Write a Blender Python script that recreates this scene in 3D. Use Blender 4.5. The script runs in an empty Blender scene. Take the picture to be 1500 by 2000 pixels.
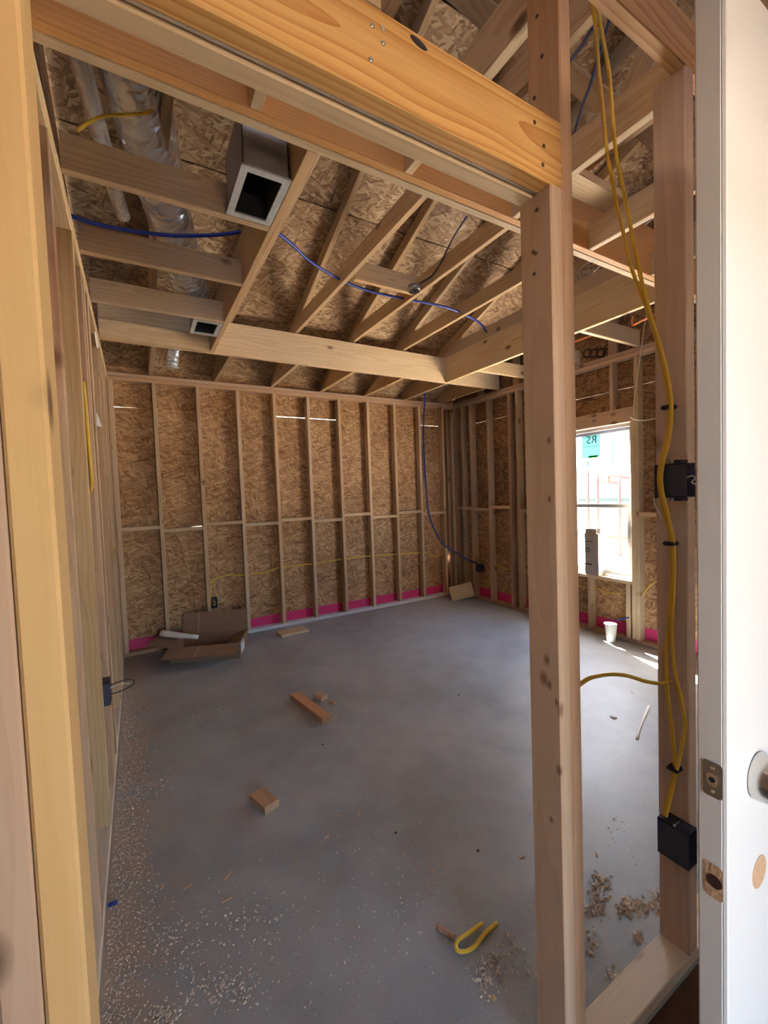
import bpy, bmesh, math, random
from mathutils import Vector, Matrix
random.seed(7)
scene = bpy.context.scene
col = scene.collection
# ------------------------------------------------------------------ camera
CAM = Vector((0.181, -4.864, 1.52)); YAW, PITCH, ROLL, FPX = 0.5276, -0.04295, -0.03618, 826.5
_f = Vector((math.sin(YAW)*math.cos(PITCH), math.cos(YAW)*math.cos(PITCH), math.sin(PITCH)))
_r0 = Vector((math.cos(YAW), -math.sin(YAW), 0)); _u0 = _r0.cross(_f)
_r = math.cos(ROLL)*_r0 + math.sin(ROLL)*_u0
_u = -math.sin(ROLL)*_r0 + math.cos(ROLL)*_u0
cam = bpy.data.cameras.new('camera'); camo = bpy.data.objects.new('camera', cam); col.objects.link(camo)
camo.matrix_world = Matrix(((_r.x, _u.x, -_f.x, CAM.x), (_r.y, _u.y, -_f.y, CAM.y), (_r.z, _u.z, -_f.z, CAM.z), (0, 0, 0, 1)))
cam.sensor_fit = 'VERTICAL'; cam.sensor_height = 36.0; cam.lens = FPX/2000*36.0
cam.clip_start = 0.02; cam.clip_end = 300
scene.camera = camo
# ------------------------------------------------------------------ sky, sun, exposure
SUN_TO = Vector((0.40, 0.95, 1.40)).normalized()
w = bpy.data.worlds.new('sky'); scene.world = w; w.use_nodes = True
nt = w.node_tree; bg = nt.nodes['Background']
sky = nt.nodes.new('ShaderNodeTexSky'); sky.sky_type = 'NISHITA'; sky.sun_disc = False
sky.sun_elevation = math.asin(SUN_TO.z); sky.sun_rotation = math.atan2(SUN_TO.x, SUN_TO.y)
sky.air_density = 1.0; sky.dust_density = 3.0; sky.ozone_density = 1.0
hz = nt.nodes.new('ShaderNodeHueSaturation'); hz.inputs['Saturation'].default_value = 0.95   # hazy, pale sky
nt.links.new(sky.outputs[0], hz.inputs['Color']); nt.links.new(hz.outputs[0], bg.inputs[0]); bg.inputs[1].default_value = 0.70
sl = bpy.data.lights.new('sun', 'SUN'); so = bpy.data.objects.new('sun', sl); col.objects.link(so)
sl.energy = 62.0; sl.angle = 0.01; sl.color = (1.0, 0.95, 0.88)
so.rotation_euler = SUN_TO.to_track_quat('Z', 'Y').to_euler()
def portal(name, loc, rot, sx, sy):
    l = bpy.data.lights.new(name, 'AREA'); l.shape = 'RECTANGLE'; l.size = sx; l.size_y = sy; l.cycles.is_portal = True
    o = bpy.data.objects.new(name, l); col.objects.link(o); o.location = loc; o.rotation_euler = rot
portal('window_portal', (4.42, -2.115, 1.36), (0, math.radians(90), 0), 1.6, 1.0)
portal('rear_portal', (0.80, -5.66, 1.0), (math.radians(90), 0, 0), 0.66, 2.05)
scene.view_settings.view_transform = 'Standard'; scene.view_settings.look = 'None'
scene.view_settings.gamma = 1.0; scene.view_settings.use_curve_mapping = False
scene.view_settings.exposure = 2.6
# ------------------------------------------------------------------ helpers
H, W = 2.79, 4.237
def ray(x, y): return _f + (x-750)/FPX*_r - (y-1000)/FPX*_u
def UX(x, y, X): d = ray(x, y); return CAM + d*((X-CAM.x)/d.x)
def UY(x, y, Y): d = ray(x, y); return CAM + d*((Y-CAM.y)/d.y)
def UZ(x, y, Z=0.0): d = ray(x, y); return CAM + d*((Z-CAM.z)/d.z)
def tag(o, label=None, cat=None, group=None, kind=None):
    if label: o['label'] = label
    if cat: o['category'] = cat
    if group: o['group'] = group
    if kind: o['kind'] = kind
    return o
def empty(name, loc=(0, 0, 0), rz=0.0):
    o = bpy.data.objects.new(name, None); col.objects.link(o); o.location = loc; o.rotation_euler = (0, 0, rz)
    o.empty_display_size = 0.1
    return o
def structure(name, label=None, cat=None, loc=(0, 0, 0)):
    return tag(empty(name, loc), label, cat, kind='structure')
def setpar(o, parent):
    if parent is not None:
        o.parent = parent
        o.matrix_parent_inverse = world(parent).inverted()
def world(o):
    m = Matrix.LocRotScale(o.location, o.rotation_euler, o.scale)
    if o.parent: return world(o.parent) @ o.matrix_parent_inverse @ m
    return m
def link(name, me, mat, parent=None):
    o = bpy.data.objects.new(name, me); col.objects.link(o)
    if mat is not None and not me.materials: me.materials.append(mat)
    if parent is not None: setpar(o, parent)
    return o
def from_bm(name, bm, mat, parent=None, smooth=False):
    me = bpy.data.meshes.new(name); bmesh.ops.recalc_face_normals(bm, faces=bm.faces); bm.to_mesh(me); bm.free()
    if smooth:
        for p in me.polygons: p.use_smooth = True
    return link(name, me, mat, parent)
def pydata(name, v, f, mat, parent=None, smooth=False):
    me = bpy.data.meshes.new(name); me.from_pydata([tuple(a) for a in v], [], f); me.update()
    if smooth:
        for p in me.polygons: p.use_smooth = True
    return link(name, me, mat, parent)
def bm_box(bm, a, b, mtx=None):
    vs = [bm.verts.new((x, y, z)) for x in (a[0], b[0]) for y in (a[1], b[1]) for z in (a[2], b[2])]
    for q in ((0, 1, 3, 2), (4, 6, 7, 5), (0, 4, 5, 1), (2, 3, 7, 6), (0, 2, 6, 4), (1, 5, 7, 3)): bm.faces.new([vs[i] for i in q])
    if mtx: bmesh.ops.transform(bm, matrix=mtx, verts=vs)
    return vs
_cache = {}
def board_mesh(L, t, h, mat, bev):
    k = (round(L, 3), round(t, 4), round(h, 4), mat.name, bev)
    if k in _cache: return _cache[k]
    bm = bmesh.new(); bm_box(bm, (-L/2, -t/2, -h/2), (L/2, t/2, h/2))
    if bev: bmesh.ops.bevel(bm, geom=[e for e in bm.edges if abs(e.verts[0].co.x-e.verts[1].co.x) > 1e-6], offset=bev, segments=1, affect='EDGES')
    bmesh.ops.recalc_face_normals(bm, faces=bm.faces)
    me = bpy.data.meshes.new('board'); bm.to_mesh(me); bm.free(); me.materials.append(mat); _cache[k] = me
    return me
def beam(name, P0, P1, t, h, mat, parent, up=(0, 0, 1), bev=0.003):
    P0, P1 = Vector(P0), Vector(P1); X = (P1-P0); L = X.length; X.normalize()
    Y = Vector(up).cross(X).normalized(); Z = X.cross(Y)
    m = Matrix(((X.x, Y.x, Z.x, 0), (X.y, Y.y, Z.y, 0), (X.z, Y.z, Z.z, 0), (0, 0, 0, 1)))
    o = bpy.data.objects.new(name, board_mesh(L, t, h, mat, bev)); col.objects.link(o)
    o.location = (P0+P1)/2; o.rotation_euler = m.to_euler()
    if parent is not None: setpar(o, parent)
    return o
def lum(name, a, b, mat, parent, bev=0.003):
    a, b = Vector(a), Vector(b); d = b-a; c = (a+b)/2
    ax = max(range(3), key=lambda i: abs(d[i]))
    P0, P1 = c.copy(), c.copy(); P0[ax] = a[ax]; P1[ax] = b[ax]
    up = (0, 1, 0) if ax == 2 else (0, 0, 1)
    X = (P1-P0).normalized(); Y = Vector(up).cross(X).normalized(); Z = X.cross(Y)
    return beam(name, P0, P1, abs(d.dot(Vector([abs(q) for q in Y]))), abs(d.dot(Vector([abs(q) for q in Z]))), mat, parent, up, bev)
def smooth_path(pts, n=6):
    pts = [Vector(p) for p in pts]; out = []
    if len(pts) < 3: return pts
    P = [pts[0]*2-pts[1]]+pts+[pts[-1]*2-pts[-2]]
    for i in range(1, len(P)-2):
        p0, p1, p2, p3 = P[i-1:i+3]
        for k in range(n):
            t = k/n
            out.append(0.5*((2*p1)+(p2-p0)*t+(2*p0-5*p1+4*p2-p3)*t*t+(3*p1-p0-3*p2+p3)*t**3))
    out.append(pts[-1]); return out
def tube(name, pts, r, mat, parent=None, seg=8, n=6, flat=1.0, rfun=None, jit=0.0):
    pts = smooth_path(pts, n); V = []; F = []; prev = None
    for i, p in enumerate(pts):
        t = (pts[min(i+1, len(pts)-1)]-pts[max(i-1, 0)]).normalized()
        if prev is None: prev = Vector((0, 0, 1)) if abs(t.z) < .9 else Vector((1, 0, 0))
        a = (prev-t*prev.dot(t)).normalized(); prev = a; b = t.cross(a)
        rr = rfun(i/(len(pts)-1), i)*r if rfun else r
        for k in range(seg):
            an = 2*math.pi*k/seg
            q = rr*(1+random.uniform(-jit, jit)) if jit else rr
            V.append(p+a*math.cos(an)*q+b*math.sin(an)*q*flat)
    m = len(pts)
    for i in range(m-1):
        for k in range(seg):
            F.append((i*seg+k, i*seg+(k+1) % seg, (i+1)*seg+(k+1) % seg, (i+1)*seg+k))
    F.append(tuple(range(seg-1, -1, -1))); F.append(tuple((m-1)*seg+k for k in range(seg)))
    o = pydata(name, V, F, mat, parent, jit == 0)
    for pl in list(o.data.polygons)[-2:]: pl.use_smooth = False
    return o
def lathe(name, prof, mat, parent=None, seg=24, mtx=None, cap=True):
    V = []; F = []
    for (r, z) in prof:
        for k in range(seg):
            a = 2*math.pi*k/seg; v = Vector((r*math.cos(a), r*math.sin(a), z)); V.append(mtx @ v if mtx else v)
    for i in range(len(prof)-1):
        for k in range(seg): F.append((i*seg+k, i*seg+(k+1) % seg, (i+1)*seg+(k+1) % seg, (i+1)*seg+k))
    if cap: F.append(tuple(range(seg-1, -1, -1))); F.append(tuple((len(prof)-1)*seg+k for k in range(seg)))
    o = pydata(name, V, F, mat, parent, True)
    if cap:
        for pl in list(o.data.polygons)[-2:]: pl.use_smooth = False
    return o
# ------------------------------------------------------------------ materials
def newmat(name):
    m = bpy.data.materials.new(name); m.use_nodes = True
    n = m.node_tree.nodes; return m, n, m.node_tree.links, n['Principled BSDF']
def plain(name, c, rough=0.5, metal=0.0, noise=0.0, scale=20.0, bump=0.0):
    m, n, l, b = newmat(name); b.inputs['Roughness'].default_value = rough; b.inputs['Metallic'].default_value = metal
    b.inputs['Base Color'].default_value = (*c, 1)
    if noise or bump:
        tc = n.new('ShaderNodeTexCoord'); no = n.new('ShaderNodeTexNoise'); no.inputs['Scale'].default_value = scale; no.inputs['Detail'].default_value = 5
        l.new(tc.outputs['Object'], no.inputs['Vector'])
        if noise:
            mx = n.new('ShaderNodeMix'); mx.data_type = 'RGBA'
            mx.inputs['A'].default_value = (*[x*(1-noise) for x in c], 1); mx.inputs['B'].default_value = (*[min(1, x*(1+noise)) for x in c], 1)
            l.new(no.outputs['Fac'], mx.inputs['Factor']); l.new(mx.outputs['Result'], b.inputs['Base Color'])
        if bump:
            bp = n.new('ShaderNodeBump'); bp.inputs['Strength'].default_value = bump; bp.inputs['Distance'].default_value = 0.01
            l.new(no.outputs['Fac'], bp.inputs['Height']); l.new(bp.outputs['Normal'], b.inputs['Normal'])
    return m
def mathn(n, l, op, a, b=None, c=None):
    x = n.new('ShaderNodeMath'); x.operation = op
    for i, v in enumerate((a, b, c)):
        if v is None: continue
        if isinstance(v, (int, float)): x.inputs[i].default_value = v
        else: l.new(v, x.inputs[i])
    return x.outputs[0]
def wood(name, light, dark, rings=0.5, knot=(0.10, 0.045, 0.02), ringscale=60.0, stain=None, vary=0.16, knots=True, spots=()):
    m, n, l, b = newmat(name); b.inputs['Roughness'].default_value = 0.62; b.inputs['Specular IOR Level'].default_value = 0.25
    tc = n.new('ShaderNodeTexCoord'); oi = n.new('ShaderNodeObjectInfo')
    rnd = oi.outputs['Random']
    comb = n.new('ShaderNodeCombineXYZ')
    l.new(mathn(n, l, 'MULTIPLY', rnd, 37.0), comb.inputs[0])
    l.new(mathn(n, l, 'MULTIPLY_ADD', rnd, 0.10, 0.02), comb.inputs[1])
    fr = mathn(n, l, 'FRACT', mathn(n, l, 'MULTIPLY', rnd, 17.3))
    l.new(mathn(n, l, 'MULTIPLY_ADD', fr, 0.12, -0.10), comb.inputs[2])
    add = n.new('ShaderNodeVectorMath'); add.operation = 'ADD'; l.new(tc.outputs['Object'], add.inputs[0]); l.new(comb.outputs[0], add.inputs[1])
    # slow wobble along the board
    mp = n.new('ShaderNodeMapping'); mp.inputs['Scale'].default_value = (1.1, 5, 5); l.new(add.outputs[0], mp.inputs[0])
    wob = n.new('ShaderNodeTexNoise'); wob.inputs['Scale'].default_value = 1.0; wob.inputs['Detail'].default_value = 2; l.new(mp.outputs[0], wob.inputs['Vector'])
    sep = n.new('ShaderNodeSeparateXYZ'); l.new(add.outputs[0], sep.inputs[0])
    yy = mathn(n, l, 'MULTIPLY', sep.outputs[1], sep.outputs[1]); zz = mathn(n, l, 'MULTIPLY', sep.outputs[2], sep.outputs[2])
    rad = mathn(n, l, 'SQRT', mathn(n, l, 'ADD', yy, zz))
    rad = mathn(n, l, 'ADD', rad, mathn(n, l, 'MULTIPLY', wob.outputs['Fac'], 0.10))
    ph = mathn(n, l, 'FRACT', mathn(n, l, 'MULTIPLY', rad, ringscale))
    ring = mathn(n, l, 'POWER', ph, 2.2)
    # fine fibre
    mp2 = n.new('ShaderNodeMapping'); mp2.inputs['Scale'].default_value = (6, 160, 160); l.new(add.outputs[0], mp2.inputs[0])
    fib = n.new('ShaderNodeTexNoise'); fib.inputs['Scale'].default_value = 1.0; fib.inputs['Detail'].default_value = 3; l.new(mp2.outputs[0], fib.inputs['Vector'])
    mp3 = n.new('ShaderNodeMapping'); mp3.inputs['Scale'].default_value = (1.4, 9, 9); l.new(add.outputs[0], mp3.inputs[0])
    blot = n.new('ShaderNodeTexNoise'); blot.inputs['Scale'].default_value = 1.0; blot.inputs['Detail'].default_value = 4; l.new(mp3.outputs[0], blot.inputs['Vector'])
    fac = mathn(n, l, 'ADD', mathn(n, l, 'MULTIPLY', ring, rings), mathn(n, l, 'MULTIPLY', mathn(n, l, 'SUBTRACT', fib.outputs['Fac'], 0.45), 0.7))
    fac = mathn(n, l, 'ADD', fac, mathn(n, l, 'MULTIPLY', mathn(n, l, 'SUBTRACT', blot.outputs['Fac'], 0.5), 0.9))
    fac.node.use_clamp = True
    mx = n.new('ShaderNodeMix'); mx.data_type = 'RGBA'; mx.inputs['A'].default_value = (*light, 1); mx.inputs['B'].default_value = (*dark, 1)
    l.new(fac, mx.inputs['Factor'])
    out = mx.outputs['Result']
    if knots:
        mp4 = n.new('ShaderNodeMapping'); mp4.inputs['Scale'].default_value = (3.6, 6.5, 6.5); l.new(add.outputs[0], mp4.inputs[0])
        vo = n.new('ShaderNodeTexVoronoi'); vo.inputs['Scale'].default_value = 1.0; l.new(mp4.outputs[0], vo.inputs['Vector'])
        kr = n.new('ShaderNodeMapRange'); kr.inputs[1].default_value = 0.07; kr.inputs[2].default_value = 0.17; kr.inputs[3].default_value = 1.0; kr.inputs[4].default_value = 0.0
        l.new(vo.outputs['Distance'], kr.inputs[0])
        sr = n.new('ShaderNodeSeparateColor'); l.new(vo.outputs['Color'], sr.inputs[0])
        on = mathn(n, l, 'GREATER_THAN', sr.outputs[0], 0.50)
        mk = n.new('ShaderNodeMix'); mk.data_type = 'RGBA'; l.new(out, mk.inputs['A']); mk.inputs['B'].default_value = (*knot, 1)
        l.new(mathn(n, l, 'MULTIPLY', mathn(n, l, 'MULTIPLY', kr.outputs[0], on), 0.85), mk.inputs['Factor']); out = mk.outputs['Result']
    if stain:
        mp5 = n.new('ShaderNodeMapping'); mp5.inputs['Scale'].default_value = (0.9, 7, 7); l.new(add.outputs[0], mp5.inputs[0])
        sn = n.new('ShaderNodeTexNoise'); sn.inputs['Scale'].default_value = 1.0; sn.inputs['Detail'].default_value = 3; l.new(mp5.outputs[0], sn.inputs['Vector'])
        s2 = n.new('ShaderNodeMapRange'); s2.inputs[1].default_value = 0.55; s2.inputs[2].default_value = 0.66; l.new(sn.outputs['Fac'], s2.inputs[0])
        ms = n.new('ShaderNodeMix'); ms.data_type = 'RGBA'; l.new(out, ms.inputs['A']); ms.inputs['B'].default_value = (*stain, 1)
        l.new(mathn(n, l, 'MULTIPLY', s2.outputs[0], 0.75), ms.inputs['Factor']); out = ms.outputs['Result']
    for (px_, py_, pz_, r_) in spots:          # individual knots of this board, in its own coordinates
        sb = n.new('ShaderNodeVectorMath'); sb.operation = 'SUBTRACT'; l.new(tc.outputs['Object'], sb.inputs[0]); sb.inputs[1].default_value = (px_, py_, pz_)
        ml = n.new('ShaderNodeVectorMath'); ml.operation = 'MULTIPLY'; l.new(sb.outputs[0], ml.inputs[0]); ml.inputs[1].default_value = (0.62, 1.0, 1.0)
        ln = n.new('ShaderNodeVectorMath'); ln.operation = 'LENGTH'; l.new(ml.outputs[0], ln.inputs[0])
        dd = mathn(n, l, 'ADD', ln.outputs['Value'], mathn(n, l, 'MULTIPLY_ADD', fib.outputs['Fac'], 0.012, -0.006))
        k1 = n.new('ShaderNodeMapRange'); k1.inputs[1].default_value = r_*0.45; k1.inputs[2].default_value = r_*1.7; k1.inputs[3].default_value = 0.8; k1.inputs[4].default_value = 0.0; l.new(dd, k1.inputs[0])
        mk = n.new('ShaderNodeMix'); mk.data_type = 'RGBA'; l.new(out, mk.inputs['A']); mk.inputs['B'].default_value = (*knot, 1); l.new(k1.outputs[0], mk.inputs['Factor']); out = mk.outputs['Result']
    hsv = n.new('ShaderNodeHueSaturation'); l.new(out, hsv.inputs['Color'])
    l.new(mathn(n, l, 'MULTIPLY_ADD', fr, vary*2, 1-vary), hsv.inputs['Value'])
    r3 = mathn(n, l, 'FRACT', mathn(n, l, 'MULTIPLY', rnd, 5.7))
    l.new(mathn(n, l, 'MULTIPLY_ADD', r3, 0.24, 0.86), hsv.inputs['Saturation'])
    l.new(hsv.outputs[0], b.inputs['Base Color'])
    bp = n.new('ShaderNodeBump'); bp.inputs['Strength'].default_value = 0.25; bp.inputs['Distance'].default_value = 0.002
    l.new(fac, bp.inputs['Height']); l.new(bp.outputs['Normal'], b.inputs['Normal'])
    return m
def osb(name, cols, scale=1.0, main=0.12):
    """flakes on the local XY plane; cols = dark, mid, light, straw"""
    m, n, l, b = newmat(name); b.inputs['Roughness'].default_value = 0.6; b.inputs['Specular IOR Level'].default_value = 0.3
    tc = n.new('ShaderNodeTexCoord'); oi = n.new('ShaderNodeObjectInfo')
    cb = n.new('ShaderNodeCombineXYZ'); l.new(mathn(n, l, 'MULTIPLY', oi.outputs['Random'], 23.0), cb.inputs[0]); l.new(mathn(n, l, 'MULTIPLY', oi.outputs['Random'], 11.0), cb.inputs[1])
    ad = n.new('ShaderNodeVectorMath'); ad.operation = 'ADD'; l.new(tc.outputs['Object'], ad.inputs[0]); l.new(cb.outputs[0], ad.inputs[1])
    dn = n.new('ShaderNodeTexNoise'); dn.inputs['Scale'].default_value = 9*scale; dn.inputs['Detail'].default_value = 2; l.new(ad.outputs[0], dn.inputs['Vector'])
    ds = n.new('ShaderNodeVectorMath'); ds.operation = 'SCALE'; ds.inputs['Scale'].default_value = 0.022/scale
    l.new(dn.outputs['Color'], ds.inputs[0])
    ad2 = n.new('ShaderNodeVectorMath'); ad2.operation = 'ADD'; l.new(ad.outputs[0], ad2.inputs[0]); l.new(ds.outputs[0], ad2.inputs[1])
    def layer(ang, sx, sy, off):
        rt = n.new('ShaderNodeVectorRotate'); rt.rotation_type = 'Z_AXIS'; rt.inputs['Angle'].default_value = ang; l.new(ad2.outputs[0], rt.inputs['Vector'])
        mp = n.new('ShaderNodeMapping'); mp.inputs['Scale'].default_value = (sx*scale, sy*scale, 0.0); mp.inputs['Location'].default_value = (off, off*.7, 0); l.new(rt.outputs[0], mp.inputs[0])
        v = n.new('ShaderNodeTexVoronoi'); v.voronoi_dimensions = '2D'; v.inputs['Scale'].default_value = 1.0; v.inputs['Randomness'].default_value = 1.0; l.new(mp.outputs[0], v.inputs['Vector'])
        s = n.new('ShaderNodeSeparateColor'); l.new(v.outputs['Color'], s.inputs[0])
        # streak inside the flake
        mp2 = n.new('ShaderNodeMapping'); mp2.inputs['Scale'].default_value = (sx*1.5*scale, sy*6*scale, 1); l.new(rt.outputs[0], mp2.inputs[0])
        st = n.new('ShaderNodeTexNoise'); st.inputs['Scale'].default_value = 1.0; st.inputs['Detail'].default_value = 2; l.new(mp2.outputs[0], st.inputs['Vector'])
        val = mathn(n, l, 'ADD', mathn(n, l, 'MULTIPLY', s.outputs[0], 0.7), mathn(n, l, 'MULTIPLY_ADD', st.outputs['Fac'], 0.6, -0.13))
        return val, s.outputs[1]
    v1, _ = layer(main, 12, 60, 0.0)
    v2, k2 = layer(main+0.5, 14, 70, 3.3)
    v3, k3 = layer(main-0.45, 13, 64, 7.1)
    v4, k4 = layer(main+1.2, 18, 80, 5.7)
    def over(a, bv, k, thr):
        g = mathn(n, l, 'GREATER_THAN', k, thr)
        mx = n.new('ShaderNodeMix'); mx.data_type = 'FLOAT'; l.new(g, mx.inputs['Factor']); l.new(a, mx.inputs['A']); l.new(bv, mx.inputs['B']); return mx.outputs['Result']
    v = over(v1, v2, k2, 0.55); v = over(v, v3, k3, 0.6); v = over(v, v4, k4, 0.82)
    big = n.new('ShaderNodeTexNoise'); big.inputs['Scale'].default_value = 2.2; big.inputs['Detail'].default_value = 2; l.new(ad.outputs[0], big.inputs['Vector'])
    v = mathn(n, l, 'ADD', v, mathn(n, l, 'MULTIPLY_ADD', big.outputs['Fac'], 0.5, -0.25))
    cr = n.new('ShaderNodeValToRGB'); e = cr.color_ramp.elements
    e[0].position = 0.02; e[0].color = (*cols[0], 1); e[1].position = 0.98; e[1].color = (*cols[3], 1)
    x = e.new(0.28); x.color = (*cols[1], 1); x = e.new(0.68); x.color = (*cols[2], 1)
    l.new(v, cr.inputs[0]); l.new(cr.outputs[0], b.inputs['Base Color'])
    bp = n.new('ShaderNodeBump'); bp.inputs['Strength'].default_value = 0.5; bp.inputs['Distance'].default_value = 0.003
    l.new(v, bp.inputs['Height']); l.new(bp.outputs['Normal'], b.inputs['Normal'])
    return m
def concrete(name):
    m, n, l, b = newmat(name)
    tc = n.new('ShaderNodeTexCoord')
    def noise(s, d, dist=0.0):
        x = n.new('ShaderNodeTexNoise'); x.inputs['Scale'].default_value = s; x.inputs['Detail'].default_value = d; x.inputs['Distortion'].default_value = dist
        l.new(tc.outputs['Object'], x.inputs['Vector']); return x.outputs['Fac']
    a = noise(0.9, 5, 0.6); c = noise(5, 6); f = noise(140, 3)
    s = mathn(n, l, 'ADD', mathn(n, l, 'MULTIPLY', a, 0.55), mathn(n, l, 'MULTIPLY', c, 0.3)); s = mathn(n, l, 'ADD', s, mathn(n, l, 'MULTIPLY', f, 0.22))
    cr = n.new('ShaderNodeValToRGB'); e = cr.color_ramp.elements
    e[0].position = 0.36; e[0].color = (0.21, 0.225, 0.245, 1); e[1].position = 0.72; e[1].color = (0.45, 0.47, 0.495, 1)
    l.new(s, cr.inputs[0])
    # sawdust film that lies along the left wall and in drifts
    sp = n.new('ShaderNodeSeparateXYZ'); l.new(tc.outputs['Object'], sp.inputs[0])
    d1 = n.new('ShaderNodeMapRange'); d1.inputs[1].default_value = 0.05; d1.inputs[2].default_value = 0.34; d1.inputs[3].default_value = 1.0; d1.inputs[4].default_value = 0.0; l.new(sp.outputs[0], d1.inputs[0])
    g = noise(7, 7, 0.5)
    gm = n.new('ShaderNodeMapRange'); gm.inputs[1].default_value = 0.42; gm.inputs[2].default_value = 0.62; l.new(mathn(n, l, 'ADD', g, mathn(n, l, 'MULTIPLY_ADD', d1.outputs[0], 0.26, -0.12)), gm.inputs[0])
    df = mathn(n, l, 'MULTIPLY', gm.outputs[0], mathn(n, l, 'MULTIPLY_ADD', d1.outputs[0], 0.95, 0.12))
    mx = n.new('ShaderNodeMix'); mx.data_type = 'RGBA'; l.new(cr.outputs[0], mx.inputs['A']); mx.inputs['B'].default_value = (0.42, 0.35, 0.30, 1); l.new(df, mx.inputs['Factor'])
    l.new(mx.outputs['Result'], b.inputs['Base Color'])
    rr = n.new('ShaderNodeMapRange'); rr.inputs[1].default_value = 0.3; rr.inputs[2].default_value = 0.75; rr.inputs[3].default_value = 0.34; rr.inputs[4].default_value = 0.55; l.new(s, rr.inputs[0])
    l.new(rr.outputs[0], b.inputs['Roughness']); b.inputs['Specular IOR Level'].default_value = 0.5
    bp = n.new('ShaderNodeBump'); bp.inputs['Strength'].default_value = 0.15; bp.inputs['Distance'].default_value = 0.004
    l.new(mathn(n, l, 'ADD', c, f), bp.inputs['Height']); l.new(bp.outputs['Normal'], b.inputs['Normal'])
    return m
M = {}
M['pale'] = wood('pine_pale', (0.63, 0.475, 0.29), (0.45, 0.28, 0.14), 0.45)
M['stud'] = wood('pine_stud', (0.57, 0.41, 0.265), (0.41, 0.25, 0.14), 0.40)
M['fir'] = wood('fir_post', (0.57, 0.385, 0.26), (0.43, 0.255, 0.16), 0.35, ringscale=40)
M['firgrey'] = wood('fir_grey', (0.67, 0.50, 0.39), (0.52, 0.36, 0.27), 0.35, ringscale=40, vary=0.03)
M['firdark'] = wood('fir_weathered', (0.44, 0.28, 0.18), (0.32, 0.18, 0.11), 0.35, ringscale=40)
M['yellow'] = wood('yellow_pine', (0.68, 0.42, 0.185), (0.46, 0.215, 0.075), 0.85, ringscale=75, vary=0.03, knots=False)
M['jamb'] = wood('pine_jamb', (0.68, 0.45, 0.20), (0.62, 0.36, 0.13), 0.22, ringscale=25, vary=0.05)
M['orange'] = wood('pine_orange', (0.58, 0.30, 0.11), (0.42, 0.19, 0.06), 0.5, ringscale=90, vary=0.08, knots=False)
M['truss'] = wood('pine_truss', (0.52, 0.365, 0.215), (0.35, 0.21, 0.105), 0.5)
M['red'] = wood('pine_redheart', (0.54, 0.36, 0.22), (0.40, 0.23, 0.12), 0.35, stain=(0.30, 0.11, 0.04))
M['bluish'] = wood('pale_bluish_plate', (0.68, 0.68, 0.72), (0.54, 0.53, 0.55), 0.3, knots=False)  # pale bluish plate wood
M['dusty'] = wood('dusty_plate', (0.72, 0.64, 0.54), (0.56, 0.46, 0.37), 0.25)
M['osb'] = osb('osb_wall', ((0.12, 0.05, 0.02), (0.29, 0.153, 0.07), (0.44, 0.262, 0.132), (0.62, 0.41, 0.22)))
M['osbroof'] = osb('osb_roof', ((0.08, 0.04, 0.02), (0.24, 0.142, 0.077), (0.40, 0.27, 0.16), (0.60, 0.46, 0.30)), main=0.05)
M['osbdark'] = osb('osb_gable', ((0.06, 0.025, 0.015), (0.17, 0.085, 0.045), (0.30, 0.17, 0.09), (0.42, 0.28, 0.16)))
M['concrete'] = concrete('concrete_slab')
M['subfloor'] = plain('dark_subfloor', (0.075, 0.035, 0.022), 0.8, noise=0.5, scale=25, bump=0.3)
M['lightblock'] = plain('black_light_block', (0.03, 0.035, 0.03), 0.9)  # black sheet for the added light blockers
M['pink'] = plain('pink_flashing', (0.62, 0.03, 0.17), 0.45, noise=0.12, scale=9)
M['yellowcable'] = plain('yellow_jacket', (0.72, 0.47, 0.04), 0.4, noise=0.06, scale=40)
M['whitecable'] = plain('white_jacket', (0.72, 0.66, 0.52), 0.45)
M['bluepipe'] = plain('blue_conduit', (0.008, 0.030, 0.26), 0.45)
M['navy'] = plain('navy_cable', (0.02, 0.03, 0.09), 0.45)
M['box'] = plain('navy_plastic', (0.036, 0.043, 0.078), 0.5, noise=0.1, scale=60)
M['black'] = plain('black_plastic', (0.012, 0.012, 0.014), 0.5)
M['galv'] = plain('galvanized_steel', (0.36, 0.34, 0.33), 0.45, 0.8, noise=0.25, scale=9)
M['mastic'] = plain('grey_mastic', (0.44, 0.45, 0.45), 0.8, noise=0.3, scale=35, bump=0.5)
M['insul'] = plain('dark_liner', (0.010, 0.010, 0.012), 0.85)
M['steelwire'] = plain('spring_wire', (0.55, 0.55, 0.55), 0.3, 1.0)
M['foil'] = plain('foil_jacket', (0.84, 0.88, 0.93), 0.17, 0.72, noise=0.06, scale=26, bump=0.5)
M['copper'] = plain('copper_pipe', (0.80, 0.30, 0.14), 0.35, 0.8)
M['nickel'] = plain('satin_nickel', (0.62, 0.60, 0.57), 0.24, 1.0)
M['plate'] = plain('brushed_plate', (0.36, 0.33, 0.29), 0.4, 0.9, noise=0.15, scale=90)
M['doorwhite'] = plain('primed_white', (0.78, 0.78, 0.78), 0.42, noise=0.02, scale=6)
M['rawwood'] = plain('raw_routed_wood', (0.58, 0.37, 0.22), 0.8, noise=0.25, scale=120, bump=0.4)
M['vinyl'] = plain('grey_vinyl', (0.33, 0.35, 0.39), 0.5)
M['cardboard'] = plain('brown_cardboard', (0.26, 0.16, 0.10), 0.8, noise=0.10, scale=30)
M['cardtan'] = plain('tan_cardboard', (0.46, 0.36, 0.24), 0.8, noise=0.08, scale=30)
M['cardgrey'] = plain('grey_cardboard', (0.33, 0.29, 0.26), 0.8, noise=0.08, scale=30)
M['paper'] = plain('white_paper', (0.80, 0.79, 0.78), 0.7)
M['tape'] = plain('clear_tape', (0.42, 0.30, 0.20), 0.3)
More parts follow.
